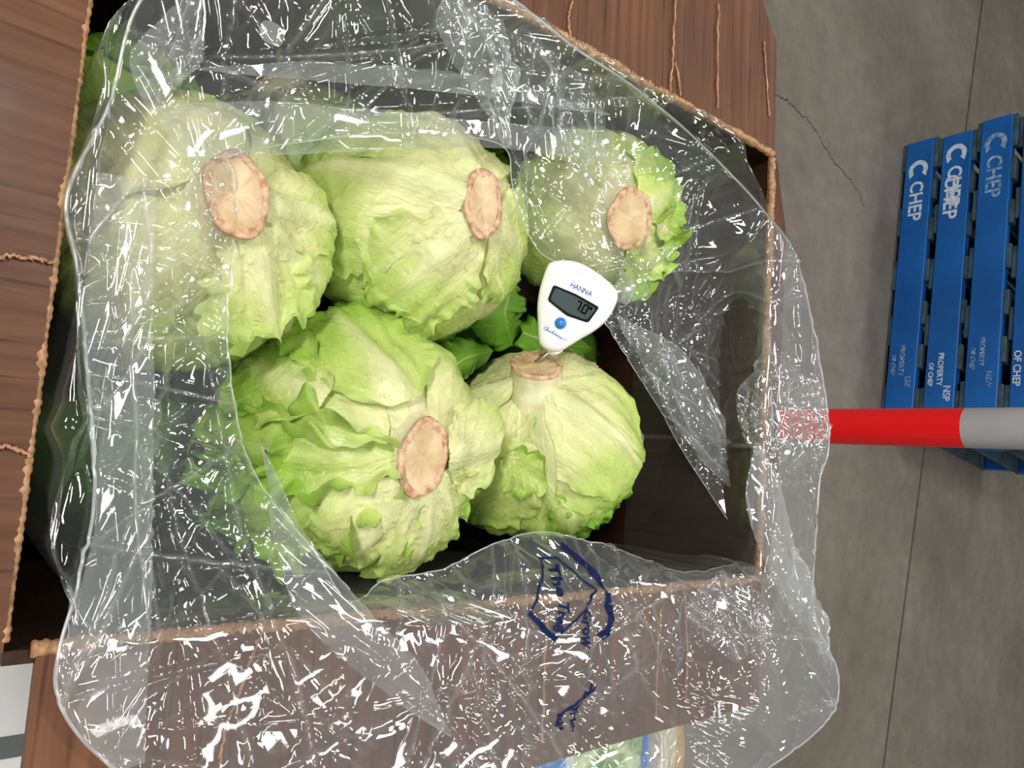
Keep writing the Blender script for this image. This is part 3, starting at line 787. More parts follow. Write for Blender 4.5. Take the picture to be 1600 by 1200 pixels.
loose_leaf('curly green leaf between the lower left head and the film', [(372, 480), (380, 540), (376, 620)], (-.09, -.095, -.10), .020, 8, .25)
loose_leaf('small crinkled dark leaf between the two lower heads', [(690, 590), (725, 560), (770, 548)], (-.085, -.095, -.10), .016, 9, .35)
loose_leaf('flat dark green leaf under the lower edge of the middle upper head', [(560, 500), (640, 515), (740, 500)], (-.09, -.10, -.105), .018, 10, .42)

# ------------------------------------------------------------------ thermometer
dS = depth_of(S5)
tdep = dS - .022
Tc = atd(900, 478, tdep)
nf = CAM - Tc; nf /= np.linalg.norm(nf)
def px2(px, py): return atd(px, py, tdep)
ex = px2(925, 462) - px2(891, 446.5); ex -= nf * np.dot(ex, nf); ex /= np.linalg.norm(ex); ey = np.cross(nf, ex)
def loc(px, py):
    """where the pixel's ray meets the face plane, in face coordinates"""
    d = M @ _ray(px, py); t_ = np.dot(Tc - CAM, nf) / np.dot(d, nf); p = CAM + d * t_ - Tc
    return np.array([np.dot(p, ex), np.dot(p, ey)])
thermo = empty('thermometer', tuple(Tc)); tag(thermo, 'white pocket probe thermometer with a dark display reading 7.0 and a blue button', 'thermometer')
opx = [(861, 409), (880, 406), (902, 409), (925, 420), (948, 437), (961, 450), (966, 463), (961, 480), (948, 501), (930, 517), (908, 530), (890, 541), (876, 549), (864, 550), (852, 546), (843, 538), (841, 526),
       (840, 508), (839, 480), (842, 455), (848, 433), (854, 417)]
O_ = np.array([loc(*p) for p in opx]); n0 = len(O_)
tt = np.linspace(0, n0, 132, endpoint=False)
def cr(P_, t_):
    i = int(t_) % len(P_); f_ = t_ - int(t_); p = [P_[(i + k) % len(P_)] for k in (-1, 0, 1, 2)]
    return .5 * (2 * p[1] + (p[2] - p[0]) * f_ + (2 * p[0] - 5 * p[1] + 4 * p[2] - p[3]) * f_ ** 2 + (3 * p[1] - p[0] - 3 * p[2] + p[3]) * f_ ** 3)
Oc = np.array([cr(O_, t_) for t_ in tt]); cen = Oc.mean(0)
def face3(x, y, h): return Tc + ex * x + ey * y + nf * h
prof = [(1.0, -.013), (1.0, -.004), (.992, -.0015), (.965, .0002), (.93, .0012), (.86, .0020), (.7, .0026), (.4, .0028), (.1, .0028)]
prof = [(.90, -.018), (.97, -.0165)] + prof
V = []
for s, h in prof: V += [face3(*(cen + (p - cen) * s), h) for p in Oc]
m_ = len(Oc); V.append(face3(*cen, .0028)); V.append(face3(*cen, -.018))
F_ = [(i * m_ + j, i * m_ + (j + 1) % m_, (i + 1) * m_ + (j + 1) % m_, (i + 1) * m_ + j) for i in range(len(prof) - 1) for j in range(m_)]
F_ += [((len(prof) - 1) * m_ + j, (len(prof) - 1) * m_ + (j + 1) % m_, len(V) - 2) for j in range(m_)] + [((j + 1) % m_, j, len(V) - 1) for j in range(m_)]
mesh_obj('body', V, F_, M_BODY, thermo, True)


def poly_plate(name, pts, h0, h1, m, parent, rc=.12):
    """flat plate with rounded corners on the face"""
    L_ = np.array([loc(*p) for p in pts]); q = []
    n_ = len(L_)
    for i in range(n_):
        a_, b_, c_ = L_[i - 1], L_[i], L_[(i + 1) % n_]
        ra = min(.0022, np.linalg.norm(a_ - b_) * .35); rb = min(.0022, np.linalg.norm(c_ - b_) * .35)
        s_, e_ = b_ + (a_ - b_) / np.linalg.norm(a_ - b_) * ra, b_ + (c_ - b_) / np.linalg.norm(c_ - b_) * rb
        for k in range(6):
            f_ = k / 5; q.append((1 - f_) ** 2 * s_ + 2 * f_ * (1 - f_) * b_ + f_ * f_ * e_)
    n_ = len(q); V = [face3(*p, h0) for p in q] + [face3(*p, h1) for p in q]
    F_ = [tuple(range(n_, 2 * n_))] + [(i, (i + 1) % n_, n_ + (i + 1) % n_, n_ + i) for i in range(n_)]
    return mesh_obj(name, V, F_, m, parent)


scr = poly_plate('display', [(865, 445), (901, 460), (936.5, 480), (919, 504.5), (885, 493), (855.5, 469)], .0008, .0034, M_LCDF, thermo)
poly_plate('display_glass', [(868, 449.5), (900, 464), (931.5, 482.5), (916.5, 500), (888, 489.5), (860, 468.5)], .0034, .0037, M_LCD, scr)


def strokes(name, segs, wpx, h, m, parent):
    """flat pen strokes on the thermometer's face, way-points in the photograph's pixels"""
    mb = MB()
    for pts in segs:
        L_ = np.array([loc(*p) for p in pts]); wd = wpx * tdep / F_PX / 2; V = []; F_ = []
        for i in range(len(L_)):
            t_ = L_[min(i + 1, len(L_) - 1)] - L_[max(i - 1, 0)]; nn = np.array([-t_[1], t_[0]]); nn /= np.linalg.norm(nn) + 1e-12
            V += [face3(*(L_[i] + nn * wd), h), face3(*(L_[i] - nn * wd), h)]
            if i: F_.append((2 * i - 2, 2 * i - 1, 2 * i + 1, 2 * i))
        mb.add(V, F_)
    return mb.build(name, m, parent)


def frame2(o, r_, sz):
    """glyph space (x right, y up) at pixel o, tilted by r_ degrees"""
    c_, s_ = math.cos(math.radians(r_)), math.sin(math.radians(r_))
    return lambda x, y: (o[0] + sz * (x * c_ + y * s_), o[1] + sz * (x * s_ - y * c_))


g = frame2((891, 448.5), 25.5, 1.0)
H_ = 8.0
word = []
def lt(x, segs): word.extend([[g(x + a_ * 6, b_ * H_) for a_, b_ in s] for s in segs])
lt(0, [[(0, 0), (0, 1)], [(.85, 0), (.85, 1)], [(0, .5), (.85, .5)]])
lt(6.5, [[(0, 0), (.5, 1), (1.0, 0)], [(.2, .38), (.8, .38)]])
lt(14.3, [[(0, 0), (0, 1), (.9, 0), (.9, 1)]]); lt(21.8, [[(0, 0), (0, 1), (.9, 0), (.9, 1)]])
lt(29.2, [[(0, 0), (.5, 1), (1.0, 0)], [(.2, .38), (.8, .38)]])
def sep(ss):   # sharp corners: split polylines
    return [[s[i], s[i + 1]] for s in ss for i in range(len(s) - 1)]
strokes('maker_word', sep(word), 1.25, .0031, M_INK, thermo)
# seven segment reading 7.0 and a degree ring
g = frame2((895.5, 481.5), 26, 1.0)
def sg7(x, keys, w_=7.0, h_=13.5, sl=.9):
    P = {'a': [(0, 1), (1, 1)], 'b': [(1, 1), (1, .5)], 'c': [(1, .5), (1, 0)], 'd': [(0, 0), (1, 0)], 'e': [(0, .5), (0, 0)], 'f': [(0, 1), (0, .5)]}
    return [[g(x + p[0] * w_ + p[1] * sl, p[1] * h_ + 0) for p in P[k_]] for k_ in keys]
dg = sg7(1.0, 'abc') + [[g(10.0, -.4), g(11.2, -.4)]] + sg7(13.5, 'abcdef') + [[g(24.0, 13), g(26.3, 13)], [g(26.3, 13), g(26.3, 10)], [g(26.3, 10), g(24.0, 10)], [g(24.0, 10), g(24.0, 13)]]
strokes('reading', dg, 2.4, .00385, M_DIGIT, scr)
# button
bc = loc(876, 505); n = 28; V = []; rb = 8.6 * tdep / F_PX
for s, h in ((1.12, .0022), (1.08, .0032), (1, .0034), (.96, .0030), (.9, .0042), (.6, .0052), (.25, .0056)):
    V += [face3(bc[0] + rb * s * math.cos(2 * math.pi * j / n), bc[1] + rb * s * math.sin(2 * math.pi * j / n), h) for j in range(n)]
V.append(face3(*bc, .0057))
F_ = [(i * n + j, i * n + (j + 1) % n, (i + 1) * n + (j + 1) % n, (i + 1) * n + j) for i in range(6) for j in range(n)] + [(6 * n + j, 6 * n + (j + 1) % n, 7 * n) for j in range(n)]
mesh_obj('button', V, F_, M_BTN, thermo, True)
# script word "Checktemp" as pen strokes
g = frame2((849.0, 514.0), 29, 1.0)
cur = [[(4.2, 5.2), (3.2, 6.2), (1.6, 5.2), (.4, 2.8), (.8, .8), (2.4, .6), (4, 1.6)],
       [(4, 1.6), (5.6, 4.0), (6.6, 6.4), (6.0, 6.6), (5.2, 3.5), (4.9, .4)], [(4.9, .4), (5.8, 2.6), (6.8, 2.8), (6.7, 1.2), (7.3, .5), (8.2, 1.3)],
       [(8.2, 1.3), (9.6, 2.2), (9.6, 3.0), (8.6, 2.8), (8.2, 1.2), (9.2, .4), (10.6, 1.2)], [(13, 2.6), (12, 3.0), (11, 1.8), (11.4, .5), (12.6, .6), (13.6, 1.4)],
       [(13.6, 1.4), (15.6, 4.4), (16.4, 6.4), (15.8, 6.5), (15.0, 3.5), (14.6, .4)], [(14.8, 2.0), (16.8, 3.0)], [(15.6, 2.3), (17.2, .5), (18.2, 1.2)],
       [(18.2, 1.2), (19.8, 5.2)], [(18.9, 3.3), (20.6, 3.5)], [(19.2, 3), (19.2, .8), (20.2, .5), (21.2, 1.3)],
       [(21.2, 1.3), (22.8, 2.2), (22.8, 3.0), (21.8, 2.8), (21.4, 1.2), (22.4, .4), (23.8, 1.4)], [(24.2, 2.8), (24.0, .4)], [(24.0, .8), (25.4, 2.8), (25.9, 2.2), (25.8, .4)], [(25.8, .8), (27.2, 2.8), (27.7, 2.2), (27.8, .5), (29, 1.6)],
       [(29.6, 2.8), (29.0, -1.8)], [(29.4, 2), (31.2, 2.9), (32, 1.8), (30.8, .5), (29.2, .9)], [(31.6, 1.0), (34.5, 2.0), (40, 2.3)]]
strokes('script_word', [[g(x * 1.02, y * 1.02) for x, y in s] for s in cur], .8, .0030, M_INK, thermo)
# collar and probe
bt = face3(*loc(866, 544), -.008); hole = S5 + D5 * .0005 + (atd(842, 566, dS) - atd(838, 570, dS))
hd = M @ _ray(842, 563); tq = np.dot(S5 + D5 * .001 - CAM, D5) / np.dot(hd, D5); hole = CAM + hd * tq
pd_ = hole - bt; Lp = np.linalg.norm(pd_); pd_ /= Lp
V, F_ = tube([bt - pd_ * .003, bt + pd_ * .004, bt + pd_ * .005], [.0062, .0052, .004], 20); mesh_obj('collar', V, F_, M_BODY, thermo, True)
V, F_ = tube([bt, hole + pd_ * .03, hole + pd_ * .035], [.0018, .0018, .0004], 14); mesh_obj('probe', V, F_, M_STEEL, thermo, True)

# ------------------------------------------------------------------ plastic liner bag
bag = empty('plastic_liner_bag', (float((BX0 + BX1) / 2), float((BY0 + BY1) / 2), ZT - .01))
tag(bag, 'crumpled clear plastic liner bag spread open over the lettuces and the carton rim', 'bag')


def f1sq(P2, sites):
    out = np.empty(len(P2))
    for i in range(0, len(P2), 20000):
        d = ((P2[i:i + 20000, None, :] - sites[None]) ** 2).sum(-1); out[i:i + 20000] = d.min(1)
    return out


def crumple(P2, scale, seed, aniso=(1, 1)):
    """domes that meet in sharp creases, zero mean, about unit height"""
    r = np.random.RandomState(seed); Pn = P2 * np.array(aniso) / scale; lo = Pn.min(0) - 1; hi = Pn.max(0) + 1
    n = int((hi - lo).prod() * 1.0) + 4
    Pn = Pn + .25 * np.stack([SNoise(1.2, 2, seed=seed + 1)(Pn), SNoise(1.2, 2, seed=seed + 2)(Pn)], 1)
    d = f1sq(Pn, r.uniform(lo, hi, (n, 2))); return d - d.mean()


CREASE = [None]
def folds(P2, n, seed, size=.12, amp=.004, wd=.006, dirs=None):
    """sharp single creases: straight tent-shaped ridges of limited length"""
    r = np.random.RandomState(seed); h = np.zeros(len(P2)); lo, hi = P2.min(0), P2.max(0); cr_ = np.zeros(len(P2))
    for i in range(n):
        c = r.uniform(lo, hi); a_ = r.uniform(0, math.pi) if dirs is None else dirs + r.normal(0, .35)
        d = np.array([math.cos(a_), math.sin(a_)]); q = P2 - c; al = q @ d; ac = q @ np.array([-d[1], d[0]]) + .02 * np.sin(al * 14 + i) * .3
        L_ = size * r.uniform(.4, 1.4); W_ = wd * r.uniform(.5, 1.6)
        s_ = r.uniform(-1, 1); win = np.clip(1 - (al / L_) ** 2, 0, 1)
        h += amp * s_ * np.maximum(0, 1 - np.abs(ac) / W_) * win
        cr_ = np.maximum(cr_, abs(s_) * np.maximum(0, 1 - np.abs(ac) / .0011) * win ** .5 * (i % 2))
    CREASE[0] = cr_
    return h


def surf_normals(P_, nu, nv, wrap):
    G = P_.reshape(nu, nv, 3)
    du = np.roll(G, -1, 0) - np.roll(G, 1, 0) if wrap else np.gradient(G, axis=0)
    dv = np.gradient(G, axis=1); n_ = np.cross(du, dv); n_ /= np.linalg.norm(n_, axis=2)[:, :, None] + 1e-12
    n_ *= np.sign(n_[:, :, 2:3].mean()); return n_.reshape(-1, 3)


def catmull(P_, t_, wrap):
    n_ = len(P_); i = np.floor(t_).astype(int); f_ = (t_ - i)
    def g_(k): return P_[(i + k) % n_] if wrap else P_[np.clip(i + k, 0, n_ - 1)]
    p0, p1, p2, p3 = g_(-1), g_(0), g_(1), g_(2); f_ = f_.reshape(-1, *([1] * (P_.ndim - 1)))
    return .5 * (2 * p1 + (p2 - p0) * f_ + (2 * p0 - 5 * p1 + 4 * p2 - p3) * f_ ** 2 + (3 * p1 - p0 - 3 * p2 + p3) * f_ ** 3)


def sheet(name, ctrl, m, nu, nv, wrap=False, big=.004, small=.0014, fold=70, seed=0, sc1=.07, sc2=.024, dirs=None, famp=.005, hem=True, fsize=.12, fw=.006, aniso=(1, 1), uvs=1.0, label=None):
    """film from a grid of control points ctrl[i][j] (world); i runs along, j across"""
    ctrl = np.array(ctrl, float); k = len(ctrl)
    A = catmull(ctrl, np.linspace(0, k if wrap else k - 1, nu, endpoint=not wrap), wrap)          # nu, nj, 3
    B = catmull(A.transpose(1, 0, 2), np.linspace(0, A.shape[1] - 1, nv), False).transpose(1, 0, 2)
    P_ = B.reshape(-1, 3); P2 = P_[:, :2]
    jj = np.tile(np.linspace(0, 1, nv), nu); ii = np.repeat(np.linspace(0, 1, nu), nv)
    nn = surf_normals(P_, nu, nv, wrap)
    h = -big * crumple(P2, sc1, seed + 1, aniso) * 3 - small * crumple(P2, sc2, seed + 5, aniso) * 3 * np.clip(.2 + 1.4 * SNoise(14, 2, seed=seed + 8)(P2), 0, 1.4)
    h += folds(P2, fold, seed + 3, size=fsize, wd=fw, amp=famp, dirs=dirs) + SNoise(22, 2, seed=seed + 4)(P2) * .003
    if hem: h = h * (.35 + .65 * smst(np.minimum(jj, 1 - jj), 0, .05))
    P_ = P_ + nn * h[:, None]
    # cut edges wander a little
    lat = P_.reshape(nu, nv, 3); dj = np.gradient(lat, axis=1)
    wob = (SNoise(60, 1, seed=seed + 6)(ii[:, None] * (6.28 if wrap else 3)) * .9).reshape(nu, nv, 1)
    P_ = (lat + dj * wob * (np.minimum(jj, 1 - jj) < .02).reshape(nu, nv, 1)).reshape(-1, 3) if not wrap else P_
    on_side = (P_[:, 0] > BX0 - .002) & (P_[:, 0] < BX1 + .004) & ((P_[:, 1] < BY0 + .004) | (P_[:, 1] > BY1 - .004))
    P_[:, 2] = np.where(on_side, ZT + .0045 + np.abs(P_[:, 2] - ZT - .0045) * np.where(P_[:, 2] < ZT + .0045, .25, 1), P_[:, 2])
    cr_ = CREASE[0]
    o = mesh_obj(name, P_, grid_faces(nu, nv, wrap), m, bag, True, uv=P2 * uvs, col=np.stack([cr_] * 3, 1))
    return o, P_, grid_faces(nu, nv, wrap)


S_ = [  # inner rim, three between, outer fold: (px, py, height above the rim)
 [(365, 242, -.006), (330, 180, .004), (290, 110, .008), (258, 50, .010), (238, -20, .01)],
 [(470, 222, -.010), (465, 150, -.004), (455, 90, .000), (448, 20, .005), (440, -70, .01)],
 [(620, 208, -.012), (625, 150, -.006), (630, 90, .002), (640, 20, .008), (640, -80, .012)],
 [(780, 226, -.014), (765, 170, -.006), (755, 110, .004), (750, 50, .012), (775, -20, .014)],
 [(800, 300, -.022), (850, 220, -.015), (890, 160, -.004), (905, 110, .010), (900, 76, .016)],
 [(840, 390, -.030), (900, 300, -.022), (960, 240, -.012), (1000, 190, .004), (1012, 150, .014)],
 [(905, 430, -.036), (990, 360, -.034), (1050, 310, -.028), (1092, 270, -.014), (1115, 245, -.002)],
 [(945, 505, -.060), (1040, 430, -.050), (1110, 395, -.036), (1165, 358, -.010), (1192, 328, .006)],
 [(985, 570, -.070), (1065, 500, -.060), (1140, 460, -.040), (1203, 430, .010), (1242, 402, .004)],
 [(1030, 640, -.076), (1100, 590, -.060), (1160, 560, -.036), (1205, 545, .012), (1275, 535, .002)],
 [(1070, 710, -.070), (1120, 680, -.050), (1165, 660, -.026), (1205, 650, .013), (1297, 690, .002)],
 [(1112, 775, -.050), (1145, 765, -.036), (1175, 758, -.018), (1206, 752, .013), (1278, 765, .000)],
 [(1168, 862, -.020), (1180, 868, -.012), (1195, 878, .000), (1212, 890, .012), (1272, 950, .000)],
 [(1150, 880, -.020), (1160, 902, .002), (1180, 935, .016), (1215, 980, .018), (1309, 1048, .010)],
 [(1055, 885, -.026), (1068, 912, .006), (1085, 960, .016), (1150, 1060, .020), (1302, 1108, .012)],
 [(930, 848, -.016), (940, 890, .002), (960, 955, .016), (1010, 1065, .020), (1245, 1168, .016)],
 [(840, 832, -.010), (842, 895, .006), (845, 965, .016), (880, 1080, .020), (1150, 1228, .018)],
 [(760, 855, -.012), (752, 910, .004), (745, 975, .016), (760, 1085, .018), (960, 1270, .018)],
 [(690, 886, -.014), (680, 930, .004), (670, 985, .014), (660, 1090, .017), (740, 1290, .016)],
 [(600, 906, -.014), (580, 950, .004), (560, 1010, .014), (540, 1110, .017), (540, 1290, .016)],
 [(545, 938, -.008), (490, 965, .004), (440, 1015, .014), (390, 1110, .016), (360, 1280, .016)],
 [(490, 862, -.016), (400, 900, -.006), (320, 960, .004), (260, 1060, .012), (195, 1212, .012)],
 [(430, 790, -.020), (340, 820, -.012), (250, 880, -.002), (170, 980, .008), (88, 1083, .014)],
 [(385, 715, -.020), (305, 740, -.012), (235, 780, -.004), (175, 850, .004), (125, 905, .008)],
 [(365, 630, -.018), (290, 650, -.010), (225, 680, -.004), (185, 725, .002), (150, 785, .006)],
 [(358, 530, -.014), (290, 535, -.004), (225, 545, .000), (175, 565, .002), (138, 600, .004)],
 [(367, 420, -.010), (300, 408, .002), (225, 400, .002), (165, 405, .002), (120, 420, .003)],
 [(372, 330, -.008), (305, 300, .004), (235, 285, .004), (165, 285, .003), (105, 305, .002)],
 [(366, 272, -.006), (325, 225, .004), (265, 185, .006), (210, 165, .006), (170, 165, .004)],
]
ctrl = [[at(x, y, ZT + z) for x, y, z in st] for st in S_]
skirt, SP, SF = sheet('mouth_film', ctrl, M_FILM, 1000, 130, True, seed=5, fold=420, sc1=.10, big=.0048, small=.0009, fsize=.15, fw=.0036, famp=.0042)
# the lower layer: from the outer fold back over the rim and down inside the walls
ctrl2 = []
for st in S_:
    o_ = at(st[4][0], st[4][1], ZT + st[4][2] - .002); mid = np.array(at(st[3][0], st[3][1], ZT + st[3][2])); 
    q = np.array([min(max(mid[0], BX0 + .012), BX1 - .012), min(max(mid[1], BY0 + .012), BY1 - .012), ZT + .004])
    c_ = np.array([(BX0 + BX1) / 2, (BY0 + BY1) / 2, 0]); outside = not (BX0 < mid[0] < BX1 and BY0 < mid[1] < BY1)
    # nearest wall point
    dd = [q[0] - BX0, BX1 - q[0], q[1] - BY0, BY1 - q[1]]; kx = int(np.argmin(dd))
    q[0 if kx < 2 else 1] = (BX0 + .010, BX1 - .010, BY0 + .010, BY1 - .010)[kx]
    ctrl2.append([o_, (o_ + q) / 2 + [0, 0, .004], q + [0, 0, .002], q + [0, 0, -.07], q + [0, 0, -.16]])
sheet('liner_film', ctrl2, M_FILM2, 500, 70, True, seed=15, fold=60, big=.003, small=.0008)


def strip(name, pxs, m, nu=160, nv=50, taper=0, **kw):
    if taper:
        def sq(row, f):
            a_ = np.array(row, float); c_ = a_.mean(0); return (c_ + (a_ - c_) * f).tolist()
        mid = lambda r0, r1: ((np.array(r0, float) + np.array(r1, float)) / 2).tolist()
        pxs = [sq(pxs[0], .06), sq(mid(pxs[0], pxs[1]), .7)] + pxs[1:-1] + [sq(mid(pxs[-2], pxs[-1]), .7), sq(pxs[-1], .06)]
    """pxs: rows of (px, py, z) control points"""
    return sheet(name, [[at(x, y, ZT + z) for x, y, z in row] for row in pxs], m, nu, nv, **kw)


# folded-over cuffs of the same bag, doubled film
strip('folded_cuff', [[(240, 165, .010), (262, 205, .010), (300, 248, .006)], [(430, 158, .002), (430, 195, .002), (432, 243, -.003)], [(600, 172, .0), (600, 205, .0), (600, 236, -.005)],
                      [(760, 190, -.002), (760, 212, -.004), (790, 232, -.008)], [(960, 205, -.006), (960, 232, -.010), (985, 262, -.016)]], M_FOLD, 200, 40, seed=21, fold=14, big=.0012, small=.0006, sc1=.05)
strip('folded_cuff', [[(300, 95, .012), (300, 118, .012)], [(520, 96, .006), (520, 128, .005)], [(760, 118, .004), (760, 150, .003)], [(960, 165, .0), (950, 190, .0)]], M_FOLD, 160, 24, seed=22, taper=1, fold=10, big=.001, small=.0005, sc1=.05)
strip('folded_cuff', [[(150, 270, .010), (195, 275, .011), (245, 280, .010)], [(134, 420, .008), (185, 420, .009), (240, 420, .006)], [(134, 620, .006), (190, 620, .006), (240, 620, .004)],
                      [(150, 800, .008), (190, 800, .006), (240, 800, .004)], [(118, 950, .012), (180, 950, .010), (238, 950, .010)], [(92, 1080, .016), (160, 1060, .016), (232, 1040, .016)], [(180, 1215, .018), (200, 1200, .018), (226, 1190, .018)]],
      M_FOLD, 260, 46, seed=23, fold=24, big=.0018, small=.0008, dirs=1.4, sc1=.06)
strip('shiny_fold', [[(940, 496, -.050), (960, 490, -.046), (985, 488, -.044)], [(1000, 560, -.058), (1025, 555, -.050), (1060, 545, -.046)], [(1050, 660, -.060), (1085, 640, -.048), (1120, 630, -.040)], [(1112, 778, -.044), (1140, 760, -.034), (1168, 742, -.026)]],
      M_FOLD, 200, 40, seed=24, taper=1, fold=40, big=.003, small=.0012, dirs=-1.0, sc1=.03, famp=.006)
strip('shiny_fold', [[(1150, 700, .006), (1185, 690, .010), (1215, 685, .016)], [(1168, 800, .010), (1196, 790, .018), (1222, 775, .014)], [(1196, 880, .012), (1222, 872, .022), (1250, 865, .014)], [(1240, 960, .008), (1258, 950, .018), (1282, 945, .010)],
                     [(1290, 1040, .002), (1300, 1042, .008), (1309, 1045, .002)]], M_FOLDW, 220, 40, seed=25, taper=1, fold=30, big=.002, small=.001, dirs=-1.1, sc1=.03)
strip('folded_cuff', [[(405, 700, .0), (420, 690, -.004)], [(430, 850, .006), (475, 830, .0)], [(480, 975, .016), (560, 935, .010)], [(590, 1070, .020), (650, 1030, .018)], [(680, 1168, .022), (726, 1130, .020)]],
      M_FOLD, 200, 36, seed=26, taper=1, fold=20, big=.0015, small=.0007, dirs=-.9, sc1=.05)
strip('shiny_fold', [[(640, -20, .014), (700, -30, .020), (790, -20, .016)], [(690, 60, .008), (730, 60, .014), (790, 50, .010)], [(735, 140, .0), (765, 140, .008), (800, 130, .002)], [(775, 228, -.008), (790, 230, -.004), (808, 226, -.006)]],
      M_FOLD, 160, 50, seed=27, taper=1, fold=50, big=.0025, small=.001, dirs=-1.2, sc1=.03)
strip('folded_cuff', [[(262, -20, .018), (300, -20, .020), (345, -20, .018)], [(205, 80, .016), (270, 90, .018), (320, 90, .014)], [(178, 160, .014), (235, 190, .014), (290, 170, .012)]], M_FOLD, 120, 40, seed=28, taper=1, fold=16, big=.002, small=.0008, sc1=.05)

strip('crinkled_patch', [[(1150, 560, .0), (1215, 552, .014), (1278, 545, .006)], [(1150, 620, .0), (1220, 620, .018), (1290, 620, .008)], [(1160, 680, .0), (1225, 685, .018), (1294, 690, .006)], [(1175, 740, .004), (1230, 740, .014), (1280, 750, .004)]],
      M_FOLDC, 150, 110, seed=30, taper=1, fold=110, big=.004, small=.0022, sc1=.028, sc2=.010, famp=.005, fsize=.03, fw=.004)
strip('crinkled_patch', [[(1060, 900, .012), (1130, 890, .014), (1190, 885, .016)], [(1070, 960, .020), (1140, 960, .022), (1210, 960, .020)], [(1080, 1030, .022), (1150, 1035, .024), (1225, 1040, .020)]],
      M_FOLDC, 130, 110, seed=31, taper=1, fold=90, big=.003, small=.0016, sc1=.03, sc2=.011, famp=.004, fsize=.035, fw=.004, dirs=-.9)
strip('crinkled_patch', [[(760, 10, .018), (830, 40, .020), (880, 75, .016)], [(790, 90, .008), (850, 120, .010), (930, 140, .006)], [(830, 190, -.006), (880, 200, -.004), (950, 215, -.008)], [(880, 290, -.016), (930, 290, -.016), (970, 290, -.020)]],
      M_FOLDC, 170, 100, seed=32, taper=1, fold=100, big=.003, small=.0014, sc1=.035, sc2=.012, famp=.005, fsize=.05, fw=.004, dirs=-1.1)

# printing on the film, laid onto its surface
bvh = BVHTree.FromPolygons([tuple(v) for v in SP], SF)
def drape(V):
    out = []
    for v in V:
        h, n_, i_, d_ = bvh.ray_cast(Vector((v[0], v[1], ZT + .2)), Vector((0, 0, -1)))
        out.append((v[0], v[1], (h[2] if h else ZT + .01) + .0012))
    return np.array(out)
def ink_line(mb, pts, wd):
    P_ = np.array([at(x, y, ZT + .005) for x, y in pts]); Q = []
    for i in range(len(P_) - 1):
        k = max(2, int(np.linalg.norm(P_[i + 1] - P_[i]) / .003))
        Q += [P_[i] + (P_[i + 1] - P_[i]) * j / k for j in range(k)]
    Q.append(P_[-1]); Q = np.array(Q); V = []; F_ = []
    for i in range(len(Q)):
        t_ = Q[min(i + 1, len(Q) - 1)] - Q[max(i - 1, 0)]; n_ = np.array([-t_[1], t_[0], 0]); n_ /= np.linalg.norm(n_) + 1e-9
        V += [Q[i] + n_ * wd, Q[i] - n_ * wd]
        if i: F_.append((2 * i - 2, 2 * i - 1, 2 * i + 1, 2 * i))
    mb.add(drape(V), F_)
def ink_text(mb, s, o, e, size_px):
    """text from pixel o towards pixel e"""
    V, F_ = text_mesh(s, 1.0, bold=.035); V = V.copy(); V[:, 0] -= V[:, 0].min(); L_ = V[:, 0].max()
    o, e = np.array(o, float), np.array(e, float); d = (e - o) / L_; dl = np.linalg.norm(e - o); u_ = np.array([d[1], -d[0]]) / np.linalg.norm(d) * size_px
    W_ = [at(*(o + d * v[0] + u_ * v[1]), ZT + .005) for v in V]; mb.add(drape(W_), F_)
mb = MB()
ink_line(mb, [(847, 875), (812, 946)], .0009); ink_line(mb, [(847, 873), (870, 871), (920, 918), (850, 982)], .0008); ink_line(mb, [(806, 950), (828, 975), (846, 991)], .0018)
arc = [(888, 854), (905, 866), (920, 882), (930, 902), (934, 925), (932, 950), (924, 972), (914, 988)]
ink_line(mb, arc, .0026)
ink_text(mb, 'The', (852, 880), (850, 926), 26); ink_text(mb, 'Tree', (852, 932), (842, 978), 24); ink_text(mb, 'Grow', (890, 944), (876, 1000), 22)
ink_line(mb, [(900, 1058), (898, 1070), (882, 1084), (862, 1100), (850, 1112), (846, 1124)], .0011); ink_line(mb, [(904, 1062), (900, 1074), (886, 1088), (874, 1098)], .0010)
ink_text(mb, 'Fresh', (868, 1096), (874, 1134), 12); ink_text(mb, 'and', (848, 1104), (850, 1128), 12)
mb.build('printed_logo', M_FINK, bag)
# punched vent discs of the bag showing as cloudy rounds
M_DISC = film_mat('vent_film', milk=.34, edge=.3, bump=.2)
for (x, y, z, r_) in ((975, 452, -.055, 24), (992, 690, -.10, 20), (425, 52, -.06, 20)):
    c_ = at(x, y, ZT + z); rr_ = r_ * depth_of(c_) / F_PX; V = [c_]; n = 28
    for j in range(n):
        a_ = 2 * math.pi * j / n; V.append(c_ + rr_ * np.array([math.cos(a_), math.sin(a_), .12 * math.sin(3 * a_)]))
    mesh_obj('vent_round', V, [(0, 1 + j, 1 + (j + 1) % n) for j in range(n)], M_DISC, bag, True, uv=np.array(V)[:, :2])

# ------------------------------------------------------------------ what stands under and beside the carton
def carton_box(name, x0, x1, y0, y1, z0, z1, m, label, cat='carton', group=None, stripe=None):
    t = empty(name, ((x0 + x1) / 2, (y0 + y1) / 2, z0)); tag(t, label, cat, group)
    V, F_ = box_vf(((x0 + x1) / 2, (y0 + y1) / 2, (z0 + z1) / 2), (x1 - x0, y1 - y0, z1 - z0 - .002), None, .004)
    mesh_obj('shell', V, F_, m, t, uv=V[:, :2])
    if stripe:
        a_, b_ = stripe
        V, F_ = box_vf(((x0 + x1) / 2, (a_ + b_) / 2, z1 - .0005), (x1 - x0 - .01, b_ - a_, .001)); mesh_obj('printed_stripe', V, F_, M_GSTRIPE, t)
    return t
zt = ZT - DEP
ya, yb = at(20, 1184, zt)[1], at(20, 1150, zt)[1]
carton_box('white_carton', -.30, .42, -.46, .22, zt - .35, zt, M_WCARD, 'white carton with a dark grey printed stripe under the brown one, lower left corner', stripe=(ya, yb))
